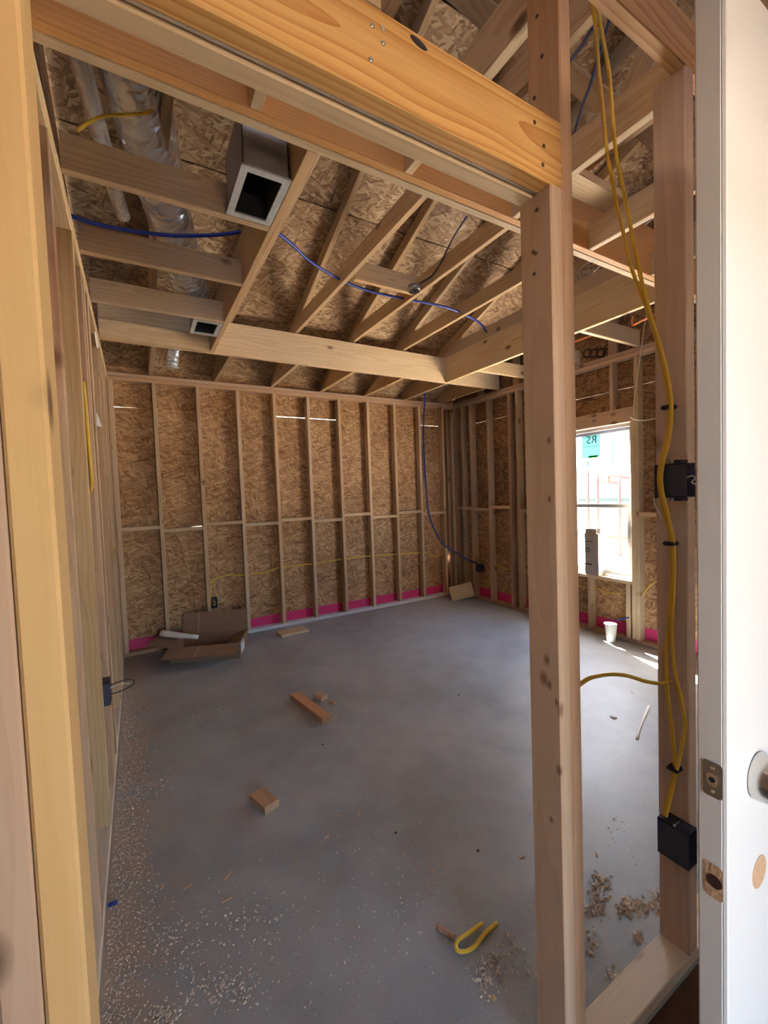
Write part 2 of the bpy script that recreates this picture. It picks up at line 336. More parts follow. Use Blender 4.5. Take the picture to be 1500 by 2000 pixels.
M['cupwhite'] = plain('foam_cup', (0.80, 0.79, 0.74), 0.6)
M['nail'] = plain('nail_steel', (0.10, 0.085, 0.07), 0.5, 0.7)
M['nailbright'] = plain('bright_nail', (0.65, 0.64, 0.62), 0.35, 0.9)
M['ink'] = plain('black_ink', (0.03, 0.025, 0.03), 0.8)
M['chip'] = plain('sawdust_chip', (0.66, 0.58, 0.49), 0.85, noise=0.22, scale=300)
M['gravel'] = plain('pale_grit', (0.48, 0.47, 0.45), 0.85, noise=0.3, scale=200)
M['scrap'] = wood('scrap_pine', (0.58, 0.37, 0.24), (0.44, 0.25, 0.14), 0.4, ringscale=50)
M['scrapred'] = wood('scrap_fir', (0.50, 0.29, 0.18), (0.36, 0.18, 0.10), 0.4, ringscale=50)
M['dirt'] = plain('pale_dirt', (0.55, 0.49, 0.41), 0.9, noise=0.2, scale=1.5)
M['dimground'] = plain('dim_rear_ground', (0.22, 0.185, 0.14), 0.9, noise=0.3, scale=3)  # darkened ground behind the camera, so less light bounces in
M['siding'] = plain('white_siding', (0.70, 0.71, 0.70), 0.6)
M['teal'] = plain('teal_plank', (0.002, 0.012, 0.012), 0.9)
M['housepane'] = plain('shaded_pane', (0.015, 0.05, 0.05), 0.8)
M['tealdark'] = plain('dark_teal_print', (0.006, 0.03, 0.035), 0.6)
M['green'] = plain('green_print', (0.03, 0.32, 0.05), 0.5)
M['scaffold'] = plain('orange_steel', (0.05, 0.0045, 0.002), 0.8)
M['carwhite'] = plain('white_paint', (0.75, 0.75, 0.76), 0.25)
M['darkglass'] = plain('dark_glass', (0.008, 0.018, 0.035), 0.7)
M['tyre'] = plain('rubber', (0.02, 0.02, 0.02), 0.8)
def glass():
    m = bpy.data.materials.new('window_glass'); m.use_nodes = True; n = m.node_tree.nodes; l = m.node_tree.links
    for x in list(n): n.remove(x)
    o = n.new('ShaderNodeOutputMaterial'); t = n.new('ShaderNodeBsdfTransparent'); g = n.new('ShaderNodeBsdfGlossy'); g.inputs['Roughness'].default_value = 0.02
    t.inputs[0].default_value = (0.93, 0.96, 0.95, 1)
    lw = n.new('ShaderNodeLayerWeight'); lw.inputs['Blend'].default_value = 0.5; mx = n.new('ShaderNodeMixShader')
    l.new(mathn(n, l, 'MULTIPLY_ADD', mathn(n, l, 'POWER', lw.outputs['Facing'], 5.0), 0.7, 0.05), mx.inputs[0]); l.new(t.outputs[0], mx.inputs[1]); l.new(g.outputs[0], mx.inputs[2]); l.new(mx.outputs[0], o.inputs[0])
    return m
M['glass'] = glass()
def film(name, c):
    m = bpy.data.materials.new(name); m.use_nodes = True; n = m.node_tree.nodes; l = m.node_tree.links
    for x in list(n): n.remove(x)
    o = n.new('ShaderNodeOutputMaterial'); t = n.new('ShaderNodeBsdfTransparent'); d = n.new('ShaderNodeBsdfTranslucent'); t.inputs[0].default_value = (*c, 1); d.inputs[0].default_value = (*c, 1)
    mx = n.new('ShaderNodeMixShader'); mx.inputs[0].default_value = 0.6; l.new(t.outputs[0], mx.inputs[1]); l.new(d.outputs[0], mx.inputs[2]); l.new(mx.outputs[0], o.inputs[0]); return m
M['film'] = film('teal_sticker_film', (0.10, 0.19, 0.19)); M['filmdark'] = film('sticker_print', (0.02, 0.08, 0.09)); M['filmgreen'] = film('sticker_green', (0.01, 0.2, 0.02))
T = 0.038
# ------------------------------------------------------------------ floor and ground
bm = bmesh.new(); bm_box(bm, (-0.1, -4.235, -0.15), (W+0.10, 0.10, 0.0)); fl = from_bm('floor', bm, M['concrete']); tag(fl, kind='structure')
bm = bmesh.new(); bm_box(bm, (-1.6, -5.8, -0.15), (W+0.10, -4.236, -0.002)); fe = from_bm('floor_entry', bm, M['subfloor']); tag(fe, kind='structure')
bm = bmesh.new(); bm_box(bm, (-60, -60, -0.5), (80, -5.81, -0.161)); gl = from_bm('unseen_dim_ground', bm, M['dimground']); tag(gl, kind='structure')  # unseen darker ground, put in to weaken light from the rear
bm = bmesh.new(); bm_box(bm, (-60, -5.80, -0.5), (80, 60, -0.16)); gr = from_bm('ground', bm, M['dirt']); tag(gr, kind='structure')
# ------------------------------------------------------------------ back wall
def panel(name, plane, u0, u1, v0, v1, d0, d1, mat, parent, flip=False):
    """sheet whose local XY plane is its face. plane 'Y': u=X v=Z depth=Y ; 'X': u=Y v=Z depth=X"""
    L, hgt, t = u1-u0, v1-v0, d1-d0
    bm = bmesh.new(); bm_box(bm, (-L/2, -hgt/2, -t/2), (L/2, hgt/2, t/2))
    o = from_bm(name, bm, mat)
    c = ((u0+u1)/2, (v0+v1)/2, (d0+d1)/2)
    if plane == 'Y': o.location = (c[0], c[2], c[1]); o.rotation_euler = (math.radians(90), 0, 0)
    else: o.location = (c[2], c[0], c[1]); o.rotation_euler = (math.radians(90), 0, math.radians(90))
    setpar(o, parent); return o
wb = structure('wall_back')
BS = [0.019]+[0.39+0.4064*k for k in range(10)]+[W-0.019]
for x in BS: lum('stud', (x-T/2, 0, T), (x+T/2, 0.089, 2.714), M['stud'], wb)
lum('stud', (W-0.11, 0.02, T), (W-0.072, 0.089, 2.714), M['firdark'], wb)
lum('top_plate', (-0.089, 0, 2.714), (W+0.089, 0.089, 2.751), M['fir'], wb)
lum('top_plate', (-0.089, 0, 2.753), (W+0.089, 0.089, 2.79), M['fir'], wb)
lum('bottom_plate', (0, 0, 0), (1.19, 0.089, T), M['firdark'], wb)
lum('bottom_plate', (1.192, 0, 0), (W, 0.089, T), M['bluish'], wb)  # this length of plate is paler and bluish
for i, z in enumerate((1.262, 1.222, 1.262, 1.226, 1.256, 1.217, 1.268, 1.214, 1.253, 1.216)):
    lum('blocking', (BS[i]+T/2, 0, z-T/2), (BS[i+1]-T/2, 0.089, z+T/2), M['stud'], wb)
for i in range(11):
    a, c = BS[i]+T/2+.001, BS[i+1]-T/2-.001
    lum('flashing_strip', (a, 0.0855, T), (c, 0.0885, 0.145+random.uniform(-.006, .006)), M['pink'], wb, bev=0)
def holed_panel(u0, u1, v0, v1, d0, d1, hu, hv, hr, parent):
    cu, cv = (u0+u1)/2, (v0+v1)/2; bm = bmesh.new(); n = 16
    out = [bm.verts.new((x, y, 0)) for x, y in ((u0-cu, v0-cv), (u1-cu, v0-cv), (u1-cu, v1-cv), (u0-cu, v1-cv))]
    inn = [bm.verts.new((hu-cu+hr*math.cos(2*math.pi*k/n), hv-cv+hr*0.7*math.sin(2*math.pi*k/n), 0)) for k in range(n)]
    ed = [bm.edges.new((out[i], out[(i+1) % 4])) for i in range(4)]+[bm.edges.new((inn[i], inn[(i+1) % n])) for i in range(n)]
    bmesh.ops.triangle_fill(bm, use_beauty=True, edges=ed)
    r = bmesh.ops.extrude_face_region(bm, geom=bm.faces[:]); bmesh.ops.translate(bm, vec=(0, 0, -(d1-d0)), verts=[v for v in r['geom'] if isinstance(v, bmesh.types.BMVert)])
    o = from_bm('sheathing_panel', bm, M['osb']); o.location = (cu, d0, cv); o.rotation_euler = (math.radians(90), 0, 0); setpar(o, parent); return o
SH0, SH1 = 0.0895, 0.1005
hole = UY(867, 1091, SH0)
for (a, c) in ((-0.1, 1.202), (1.204, 3.64)): panel('sheathing_panel', 'Y', a, c, -0.05, 1.2415, SH0, SH1, M['osb'], wb)
holed_panel(3.642, W+0.10, -0.05, 1.2415, SH0, SH1, hole.x, hole.z, 0.022, wb)
for (a, c, g) in ((-0.1, 0.797, -.0013), (0.799, 2.42, 0.0006), (2.422, W+.1, .0006)): 
    pn_ = panel('sheathing_panel', 'Y', a, c, 1.2415+g, 2.472, SH0, SH1, M['osb'], wb)
    if g < 0: pn_.rotation_euler.y = -0.006     # this sheet sits slightly askew and lets daylight in at one end
for (a, c, g) in ((-0.1, 1.60, 0.0008), (1.602, 2.42, 0.0045), (2.422, 3.64, 0.0012), (3.642, W+.1, 0.0022)): panel('sheathing_panel', 'Y', a, c, 2.472+g, 2.92, SH0, SH1, M['osb'], wb)
# ------------------------------------------------------------------ left wall (its gable is added with the roof)
wl = structure('wall_left')
LS = [(-4.10, 'fir'), (-3.56, 'stud'), (-3.15, 'red'), (-2.565, 'pale'), (-2.235, 'firdark'), (-2.09, 'pale'), (-1.925, 'firdark'), (-1.87, 'pale'), (-1.25, 'stud'), (-1.12, 'firdark'), (-0.80, 'pale'), (-0.42, 'stud'), (-0.05, 'firdark')]
for y, k in LS: lum('stud', (-0.089, y, T), (0, y+T, 2.714), M[k], wl)
lum('top_plate', (-0.089, -4.141, 2.714), (0, -0.001, 2.751), M['pale'], wl)
lum('top_plate', (-0.089, -4.141, 2.753), (0, -0.001, 2.79), M['pale'], wl)
lum('bottom_plate', (-0.089, -4.141, 0), (0, -0.001, T), M['dusty'], wl)
for a, c in ((-4.14, -2.35), (-2.348, 0.09)):  # unseen sheets added behind the studs to block light
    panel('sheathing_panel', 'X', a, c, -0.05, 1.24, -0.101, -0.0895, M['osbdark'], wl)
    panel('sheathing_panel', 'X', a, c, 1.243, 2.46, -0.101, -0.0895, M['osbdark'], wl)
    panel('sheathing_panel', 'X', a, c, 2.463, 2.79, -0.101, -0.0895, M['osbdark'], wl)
# ------------------------------------------------------------------ right wall
wr = structure('wall_right')
X0, X1 = W, W+0.089
for y, k in ((-0.04, 'firdark'), (-0.20, 'stud'), (-0.385, 'stud'), (-0.72, 'stud'), (-1.085, 'firdark'), (-1.215, 'stud'), (-1.62, 'stud'), (-2.646, 'pale'), (-2.85, 'stud'), (-3.26, 'stud'), (-3.66, 'stud'), (-4.07, 'stud')):
    lum('stud', (X0, y, T), (X1, y+T, 2.714), M[k], wr)
for y in (-1.66, -2.608): lum('jack_stud', (X0, y, T), (X1, y+T, 2.115), M['pale'], wr)
for y in (-1.80, -2.41): lum('cripple_stud', (X0, y, 2.256), (X1, y+T, 2.714), M['stud'], wr)
for y in (-1.75, -2.145, -2.55): lum('cripple_stud', (X0, y, T), (X1, y+T, 0.56), M['stud'], wr)
lum('header', (X0, -2.608, 2.116), (X0+T, -1.622, 2.255), M['fir'], wr)
lum('header', (X0+0.05, -2.608, 2.116), (X1, -1.622, 2.255), M['fir'], wr)
lum('window_sill_plate', (X0, -2.57, 0.561), (X1, -1.66, 0.598), M['pale'], wr)
lum('top_plate', (X0, -4.141, 2.714), (X1, -0.001, 2.751), M['fir'], wr)
lum('top_plate', (X0, -4.141, 2.753), (X1, -0.001, 2.79), M['fir'], wr)
lum('bottom_plate', (X0, -4.141, 0), (X1, -0.001, T), M['firdark'], wr)
for a, c, z in ((-0.162, -0.04, 1.27), (-0.347, -0.20, 1.27), (-0.682, -0.385, 1.255), (-1.047, -0.72, 1.29), (-1.582, -1.215, 1.25), (-2.812, -2.646, 1.24)):
    lum('blocking', (X0, a, z-T/2), (X1, c, z+T/2), M['stud'], wr)
for a, c in ((-0.347, -0.20), (-0.682, -0.385), (-1.047, -0.72), (-1.582, -1.215), (-2.107, -1.75), (-2.512, -2.145), (-2.812, -2.646), (-3.622, -3.26), (-3.222, -2.85)):
    lum('flashing_strip', (X1-0.004, a+.001, T), (X1-0.001, c-.001, 0.15), M['pink'], wr, bev=0)
SX0, SX1 = W+0.0895, W+0.1005
WY0, WY1, WZ0, WZ1 = -2.57, -1.66, 0.60, 2.115
for (a, c) in ((-1.66, 0.10), (-4.14, -2.57)):
    panel('sheathing_panel', 'X', a, c, -0.05, 1.242, SX0, SX1, M['osb'], wr); panel('sheathing_panel', 'X', a, c, 1.2425, 2.455, SX0, SX1, M['osbdark'], wr)
panel('sheathing_panel', 'X', WY0+.001, WY1-.001, -0.05, 0.60, SX0, SX1, M['osb'], wr)
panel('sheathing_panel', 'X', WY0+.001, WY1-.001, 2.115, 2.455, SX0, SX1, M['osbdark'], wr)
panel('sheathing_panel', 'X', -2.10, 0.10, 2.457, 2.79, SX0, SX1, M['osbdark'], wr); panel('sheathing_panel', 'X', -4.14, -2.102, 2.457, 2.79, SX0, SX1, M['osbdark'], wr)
# gable above the right wall
SL, ZD = 0.367, 2.90      # roof: underside of deck z = ZD - SL*Y
def gable(name, x0, x1, ya, yb, parent, mat):
    z = lambda y: ZD-SL*y-0.004
    V = [(ya, 2.792), (yb, 2.792), (yb, z(yb)), (ya, z(ya))]
    cy, cz = (ya+yb)/2, 3.4
    bm = bmesh.new(); a = [bm.verts.new((y-cy, zz-cz, -(x1-x0)/2)) for y, zz in V]; bb = [bm.verts.new((y-cy, zz-cz, (x1-x0)/2)) for y, zz in V]
    bm.faces.new(a); bm.faces.new(bb[::-1])
    for i in range(4): bm.faces.new((a[i], bb[i], bb[(i+1) % 4], a[(i+1) % 4]))
    o = from_bm(name, bm, mat); o.location = ((x0+x1)/2, cy, cz); o.rotation_euler = (math.radians(90), 0, math.radians(90)); setpar(o, parent)
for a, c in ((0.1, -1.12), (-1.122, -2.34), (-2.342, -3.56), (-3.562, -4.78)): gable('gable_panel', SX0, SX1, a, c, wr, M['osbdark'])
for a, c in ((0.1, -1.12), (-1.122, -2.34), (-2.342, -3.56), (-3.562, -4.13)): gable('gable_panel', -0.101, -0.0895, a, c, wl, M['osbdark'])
for y in (-0.62, -1.23, -1.84, -2.45, -3.06, -3.67): lum('gable_stud', (X0+0.01, y, 2.791), (X0+0.048, y+0.089, ZD-SL*y-0.10), M['firdark'], wr)
# windows
def frame_part(name, y0, y1, z0, z1, x0, x1, b, parent, mat='vinyl'):
    bm = bmesh.new()
    bm_box(bm, (x0, y0, z0), (x1, y0+b, z1)); bm_box(bm, (x0, y1-b, z0), (x1, y1, z1))
    bm_box(bm, (x0, y0+b, z0), (x1, y1-b, z0+b)); bm_box(bm, (x0, y0+b, z1-b), (x1, y1-b, z1))
    return from_bm(name, bm, M[mat], parent)
def window(name, WY0, WY1):
    wn = structure(name)
    frame_part('window_frame', WY0+.003, WY1-.003, WZ0+.003, WZ1-.003, W+0.055, W+0.125, 0.028, wn)
    ws1 = frame_part('upper_sash', WY0+.032, WY1-.032, 1.295, WZ1-.033, W+0.093, W+0.12, 0.030, wn)
    ws2 = frame_part('lower_sash', WY0+.032, WY1-.032, WZ0+.033, 1.335, W+0.062, W+0.09, 0.034, wn)
    for s, z0, z1, x in ((ws1, 1.325, WZ1-.063, W+.106), (ws2, WZ0+.067, 1.301, W+.076)):
        pydata('pane', [(x, WY0+.062, z0), (x, WY1-.062, z0), (x, WY1-.062, z1), (x, WY0+.062, z1)], [(0, 1, 2, 3)], M['glass'], s)
    return wn
wn = window('window_1', WY0, WY1)
lum('sill_flashing', (W+0.09, WY0-.002, 0.585), (W+0.13, WY1, 0.602), M['pink'], wn, bev=0)
lum('jamb_flashing', (W+0.091, WY0-.008, 0.60), (W+0.128, WY0+.002, 2.1), M['pink'], wn, bev=0)
# sticker on the outside of the upper pane, seen from behind
sx = W+.112
st0, st1 = UX(1136, 854, sx), UX(1173, 892, sx)
sy0, sy1, sz0, sz1 = st1.y, st0.y, st1.z, st0.z+0.015
stk = lum('sticker', (sx, sy0, sz0), (sx+.001, sy1, sz1), M['film'], wn, bev=0)
def text(name, s, size, mtx, mat, parent, ext=0.0005):
    cu = bpy.data.curves.new(name, 'FONT'); cu.body = s; cu.size = size; cu.extrude = ext; cu.align_x = 'CENTER'; cu.align_y = 'CENTER'; cu.resolution_u = 3
    o = bpy.data.objects.new(name, cu); col.objects.link(o)
    dg = bpy.context.evaluated_depsgraph_get(); me = bpy.data.meshes.new_from_object(o.evaluated_get(dg)); col.objects.unlink(o); bpy.data.objects.remove(o)
    me.transform(mtx); return link(name, me, mat, parent)
sc = ((sy0+sy1)/2, (sz0+sz1)/2); sh = sz1-sz0
# readable from outside (viewer looking along -X): right is -Y... mirrored from inside
txm = lambda x, y, z: Matrix(((0, 0, 1, x), (1, 0, 0, y), (0, 1, 0, z), (0, 0, 0, 1)))
text('sticker_letters', 'RS', sh*0.46, txm(sx-.0012, sc[0]-0.01, sz1-sh*0.25), M['filmdark'], wn)
lum('sticker_line', (sx-.0015, sy0+.01, sz1-sh*0.52), (sx-.0005, sy1-.01, sz1-sh*0.50), M['filmdark'], wn, bev=0)
lum('sticker_bar', (sx-.0015, sy0+.03, sz0-.003), (sx-.0005, sc[0]+.03, sz0+.02), M['filmgreen'], wn, bev=0)
# ------------------------------------------------------------------ front wall with the doorway
wf = structure('wall_front')
YF, YB = -4.23, -4.141
lum('king_stud', (0.0125, YF, T), (0.0515, YB, 2.714), M['fir'], wf)
lum('trimmer_stud', (0.053, YF, T), (0.096, YB, 2.19), M['jamb'], wf, bev=0.004)
lum('header', (0.053, YF, 2.191), (1.044, YF+T, 2.335), M['yellow'], wf)
lum('header', (0.053, YB-T, 2.191), (1.044, YB, 2.335), M['pale'], wf)
lum('header_spacer', (0.053, YF+T+.0005, 2.196), (1.044, YB-T-.0005, 2.335), M['dusty'], wf)
tsp = []
for x, y, r in ((1068, 1289, .007), (1062, 1325, .009), (1073, 1338, .006), (1097, 1389, .009), (1088, 1372, .004), (1092, 1505, .006), (1077, 1602, .004), (1104, 800, .005), (1072, 975, .004), (1112, 1850, .004), (1072, 860, .004)):
    q = UX(x, y, 1.006); tsp.append((q.z-(T+2.19)/2, 1.006-1.025, q.y-(YF+YB)/2, r))
M['post'] = wood('fir_knotty_post', (0.60, 0.41, 0.27), (0.45, 0.27, 0.165), 0.35, knot=(0.16, 0.07, 0.035), ringscale=40, vary=0.02, knots=False, spots=tsp)
lum('trimmer_stud', (1.006, YF, T), (1.044, YB, 2.19), M['post'], wf)
lum('king_stud', (1.045, YF, T), (1.083, YB, 2.714), M['fir'], wf)
lum('cripple_stud', (0.544, YF, 2.336), (0.582, YB, 2.714), M['pale'], wf)
lum('stud', (1.599, YF, T), (1.647, YB, 2.714), M['firgrey'], wf)
lum('stud', (2.42, YF, T), (2.458, YB, 2.714), M['fir'], wf)
lum('stud', (3.23, YF, T), (3.268, YB, 2.714), M['fir'], wf)
lum('rim_board', (-0.09, YF, 2.715), (W+.08, YF+T, 2.855), M['yellow'], wf)
lum('bottom_plate', (1.006, YF, 0), (W, YB, T), M['dusty'], wf)
lum('bottom_plate', (-0.089, YF, 0), (0.096, YB, T), M['dusty'], wf)
def nails(pts, nrm, mat='nail', parent=wf, r=0.0045):
    for p in pts:
        q = Vector(nrm).to_track_quat('Z', 'Y').to_matrix().to_4x4()
        lathe('nail', [(r, 0), (r, 0.0012), (r*.6, 0.002)], M[mat], parent, 8, Matrix.Translation(Vector(p)) @ q)
nails([UY(x, y, YF) for x, y in ((1044, 239), (1062, 285), (1060, 322))], (0, -1, 0))
nails([UY(x, y, YF) for x, y in ((1495/2, 112/2), (748, 84), (727, 50), (724, 117))], (0, -1, 0), 'nailbright')
nails([UX(x, y, 1.006) for x, y in ((1050, 410), (1047, 495), (1044, 535), (1042, 492))], (-1, 0, 0))
nails([UX(x, y, 1.045) for x, y in ((1044, 192), (1059, 110), (1049, 32))], (-1, 0, 0))
# dark bark pocket in the header
bp_ = UY(818, 84, YF)
lathe('bark_pocket', [(0.0001, 0.0012), (0.007, 0.0010), (0.0095, 0.0)], M['ink'], wf, 14, Matrix.Translation((bp_.x, YF-.0002, bp_.z)) @ Matrix.Rotation(math.radians(90), 4, 'X') @ Matrix.Rotation(math.radians(-12), 4, 'Z') @ Matrix.Diagonal((2.0, 0.75, 1, 1)))
# ------------------------------------------------------------------ ceiling: tray frame and joists
ce = structure('ceiling')
lum('tray_beam', (0.79, -3.353, H), (0.828, -0.931, H+0.286), M['truss'], ce)
lum('tray_beam', (0.0, -0.93, H), (W, -0.892, H+0.286), M['pale'], ce)
lum('tray_beam', (3.37, -3.353, H), (3.408, -0.931, H+0.286), M['pale'], ce)
lum('tray_beam', (0.0, -3.391, H), (W, -3.354, H+0.286), M['pale'], ce)
lum('tray_beam', (0.0, -3.43, H), (W, -3.393, H+0.286), M['orange'], ce)
for x in (-0.03, 0.565, 1.165, 1.765, 2.345, 2.955, 3.56): lum('joist', (x, -4.191, H), (x+T, -3.431, H+0.14), M['pale'], ce)
for y in (-2.85, -2.25, -1.65): lum('joist', (0.001, y, H), (0.789, y+T, H+0.14), M['truss'], ce)
for y in (-2.67, -2.07, -1.46): lum('joist', (3.409, y, H), (W-.001, y+T, H+0.14), M['pale'], ce)
lum('joist', (0.001, -0.97, H), (0.789, -0.931, H+0.14), M['pale'], ce)
lum('flat_blocking', (1.79, -3.63, H+0.141), (2.36, -3.515, H+0.179), M['pale'], ce)
lum('flat_blocking', (1.65, -2.05, 3.10), (2.176, -2.012, 3.24), M['truss'], ce)
# ------------------------------------------------------------------ roof deck
rd = structure('roof_deck')
ang = math.atan(SL); cosA = math.cos(ang)
def deck_panel(x0, x1, y0, y1, up=0.0, name='roof_panel', mat='osbroof'):
    ym = (y0+y1)/2; L = x1-x0; D = abs(y1-y0)/cosA
    bm = bmesh.new(); bm_box(bm, (-L/2, -D/2, 0), (L/2, D/2, 0.0115)); o = from_bm(name, bm, M[mat])
    o.location = ((x0+x1)/2, ym, ZD-SL*ym+up); o.rotation_euler = (-ang, 0, 0); setpar(o, rd)
rows = [0.55, 0.34, -0.805, -1.95, -3.095, -4.24, -5.385, -5.90]
for r in range(len(rows)-1):
    xs = [-1.45+(1.22 if r % 2 else 0.0)+2.44*k for k in range(-1, 4)]
    for a, c in zip(xs[:-1], xs[1:]):
        a, c = max(a, -1.6), min(c, W+0.45)
        if c-a > 0.05: deck_panel(a+.002, c-.002, rows[r+1]+.004, rows[r]-.004)
lightblock = deck_panel(-1.6, W+0.45, rows[-1], rows[0], 0.013, 'roof_light_block', 'lightblock')  # sheet added over the deck to stop daylight through its gaps
# ------------------------------------------------------------------ unseen walls and cover added to limit light from behind the camera
we = structure('added_wall_rear')  # added wall, its opening sized to limit the rear light
for (a, c, z0, z1) in ((-1.6, 0.50, -0.15, 4.7), (1.10, W+.1, -0.15, 4.7), (0.502, 1.098, 2.03, 4.7)): panel('sheathing_panel', 'Y', a, c, z0, z1, -5.711, -5.70, M['osb'], we)
wel = structure('added_wall_left'); panel('sheathing_panel', 'X', -5.70, -4.142, -0.15, 4.6, -1.611, -1.60, M['osb'], wel); panel('sheathing_panel', 'Y', -1.6, -0.102, -0.15, 4.4, -4.14, -4.13, M['osb'], wel)  # added to keep side light out of the entry
wer = structure('added_wall_right'); panel('sheathing_panel', 'X', -5.70, -4.142, -0.15, 4.6, SX0, SX1, M['osb'], wer)  # likewise added on the right against side light
po = structure('porch_light_block'); lum('porch_block_panel', (-1.6, -8.4, 2.42), (W+0.1, -5.715, 2.45), M['lightblock'], po, bev=0)  # unseen cover put in to cut skylight at the rear opening
# ------------------------------------------------------------------ roof trusses
ordin = ['first', 'second', 'third', 'fourth', 'fifth', 'sixth', 'seventh', 'eighth']
TX = [0.39, 1.0, 1.61, 2.215, 2.825, 3.435, 4.045]
for i, xr in enumerate(TX):
    t = empty('roof_truss', (xr-T/2, 0.05, 2.79))
    tag(t, '%s pine roof truss from the left, with sloped rafter under the roof sheathing' % ordin[i], 'roof truss', 'roof trusses')
    xc = xr-T/2; zr = lambda y: 2.805-SL*y+0.0445/cosA
    beam('rafter', (xc, 0.5, zr(0.5)), (xc, -5.28, zr(-5.28)), T, 0.089, M['truss'], t)
    # heel chord with a rounded end
    prof = [(-0.89, 0.0), (0.0, 0.0), (0.03, 0.004), (0.055, 0.02), (0.07, 0.05)]
    ya = -0.89
    pts = [(ya, 2.7905), (0.0, 2.7905), (0.05, 2.795), (0.075, 2.81), (0.085, 2.835)]
    top = [(ya, 2.93), (-0.33, 2.93), (0.085, 2.845)]
    ring = pts+top[::-1]
    bm = bmesh.new(); c = Vector((xc, -0.4, 2.86))
    # local X runs along the board
    va = [bm.verts.new((-(y-c.y), -T/2, z-c.z)) for y, z in ring]; vb = [bm.verts.new((-(y-c.y), T/2, z-c.z)) for y, z in ring]
    bm.faces.new(va); bm.faces.new(vb[::-1])
    for k in range(len(ring)): bm.faces.new((va[k], va[(k+1) % len(ring)], vb[(k+1) % len(ring)], vb[k]))
    o = from_bm('heel_chord', bm, M['truss']); o.location = c; o.rotation_euler = (0, 0, -math.pi/2); setpar(o, t)
    beam('bottom_chord', (xc, -0.80, 3.15), (xc, -5.28, 3.15), T, 0.12, M['truss'], t)
    for (ya, yb) in ((-3.70, -4.45), (-3.70, -3.20), (-5.2, -4.55)):
        beam('web', (xc+.0, ya, 3.21), (xc+.0, yb, zr(yb)-0.045), T*0.98, 0.089, M['truss'], t, up=(0, 1, 0) if abs(ya-yb) < 0.4 else (0, 0, 1))
# ------------------------------------------------------------------ door
dr = structure('door_1', loc=(1.0, -4.536, 0))
DX0, DX1, DY0, DY1, DZ0, DZ1 = 0.992, 1.92, -4.558, -4.514, 0.012, 2.312
def profile_extrude(name, poly, z0, z1, mat, parent):
    bm = bmesh.new(); a = [bm.verts.new((x, y, z0)) for x, y in poly]; b_ = [bm.verts.new((x, y, z1)) for x, y in poly]
    bm.faces.new(a); bm.faces.new(b_[::-1])
    for i in range(len(poly)): bm.faces.new((a[i], a[(i+1) % len(poly)], b_[(i+1) % len(poly)], b_[i]))
    return from_bm(name, bm, mat, parent)
slab = profile_extrude('door_slab', [(DX0, DY1-.003), (DX0, DY0+.0085), (DX0+.0025, DY0+.0075), (DX0+.001, DY0+.0065), (DX0+.002, DY0+.002), (DX0+.005, DY0), (DX1, DY0), (DX1, DY1), (DX0+.003, DY1)], DZ0, DZ1, M['doorwhite'], dr)
def rounded(name, w_, h_, r, t, mtx, mat, parent, n=5):
    P = []
    for cx, cy, a0 in ((w_/2-r, h_/2-r, 0), (-w_/2+r, h_/2-r, 90), (-w_/2+r, -h_/2+r, 180), (w_/2-r, -h_/2+r, 270)):
        for k in range(n+1):
            a = math.radians(a0+90*k/n); P.append((cx+r*math.cos(a), cy+r*math.sin(a)))
    bm = bmesh.new(); a = [bm.verts.new(mtx @ Vector((x, y, 0))) for x, y in P]; b_ = [bm.verts.new(mtx @ Vector((x, y, t))) for x, y in P]
    bm.faces.new(a[::-1]); bm.faces.new(b_)
    for i in range(len(P)): bm.faces.new((a[i], a[(i+1) % len(P)], b_[(i+1) % len(P)], b_[i]))
    return from_bm(name, bm, mat, parent)
lz = (UX(1398, 1478, DX0).z+UX(1398, 1572, DX0).z)/2; mz = (UX(1398, 1675, DX0).z+UX(1398, 1772, DX0).z)/2
ly = -4.537
EM = lambda y, z, off: Matrix(((0, 0, -1, DX0-off), (-1, 0, 0, y), (0, 1, 0, z), (0, 0, 0, 1)))
lp = rounded('latch_plate', 0.0285, 0.060, 0.006, 0.0012, EM(ly, lz, 0.0), M['plate'], dr)
rounded('latch_housing', 0.0165, 0.023, 0.007, 0.0012, EM(ly, lz, 0.0012), M['nickel'], lp)
lathe('latch_bore', [(0.0045, 0.0), (0.0045, 0.0008)], M['insul'], lp, 14, EM(ly, lz, 0.0024))
for s in (-1, 1): lathe('screw', [(0.0038, 0.0), (0.0030, 0.0010)], M['nickel'], lp, 12, EM(ly, lz+s*0.020, 0.0012))
mo = rounded('deadbolt_mortise', 0.0285, 0.060, 0.006, 0.0004, EM(ly, mz, 0.0), M['rawwood'], dr)
lathe('bore_hole', [(0.0115, 0.0), (0.0115, 0.0003)], plain('drilled_hole', (0.05, 0.018, 0.012), 0.9, noise=0.6, scale=400), mo, 18, EM(ly-.002, mz, 0.0005))
kc = UY(1482, 1508, DY0); kx = 1.076
KM = Matrix(((1, 0, 0, kx+.028), (0, 0, -1, DY0), (0, 1, 0, kc.z), (0, 0, 0, 1)))
kn = lathe('door_knob', [(0.039, 0.0), (0.0405, 0.004), (0.0395, 0.020), (0.034, 0.046), (0.029, 0.062), (0.027, 0.070), (0.020, 0.073)], M['nickel'], dr, 32, KM)
dz = UY(1480, 1705, DY0)
lathe('bore_rim', [(0.029, 0.0), (0.029, 0.0006)], M['rawwood'], dr, 28, Matrix(((1, 0, 0, dz.x+.006), (0, 0, -1, DY0), (0, 1, 0, dz.z), (0, 0, 0, 1))))
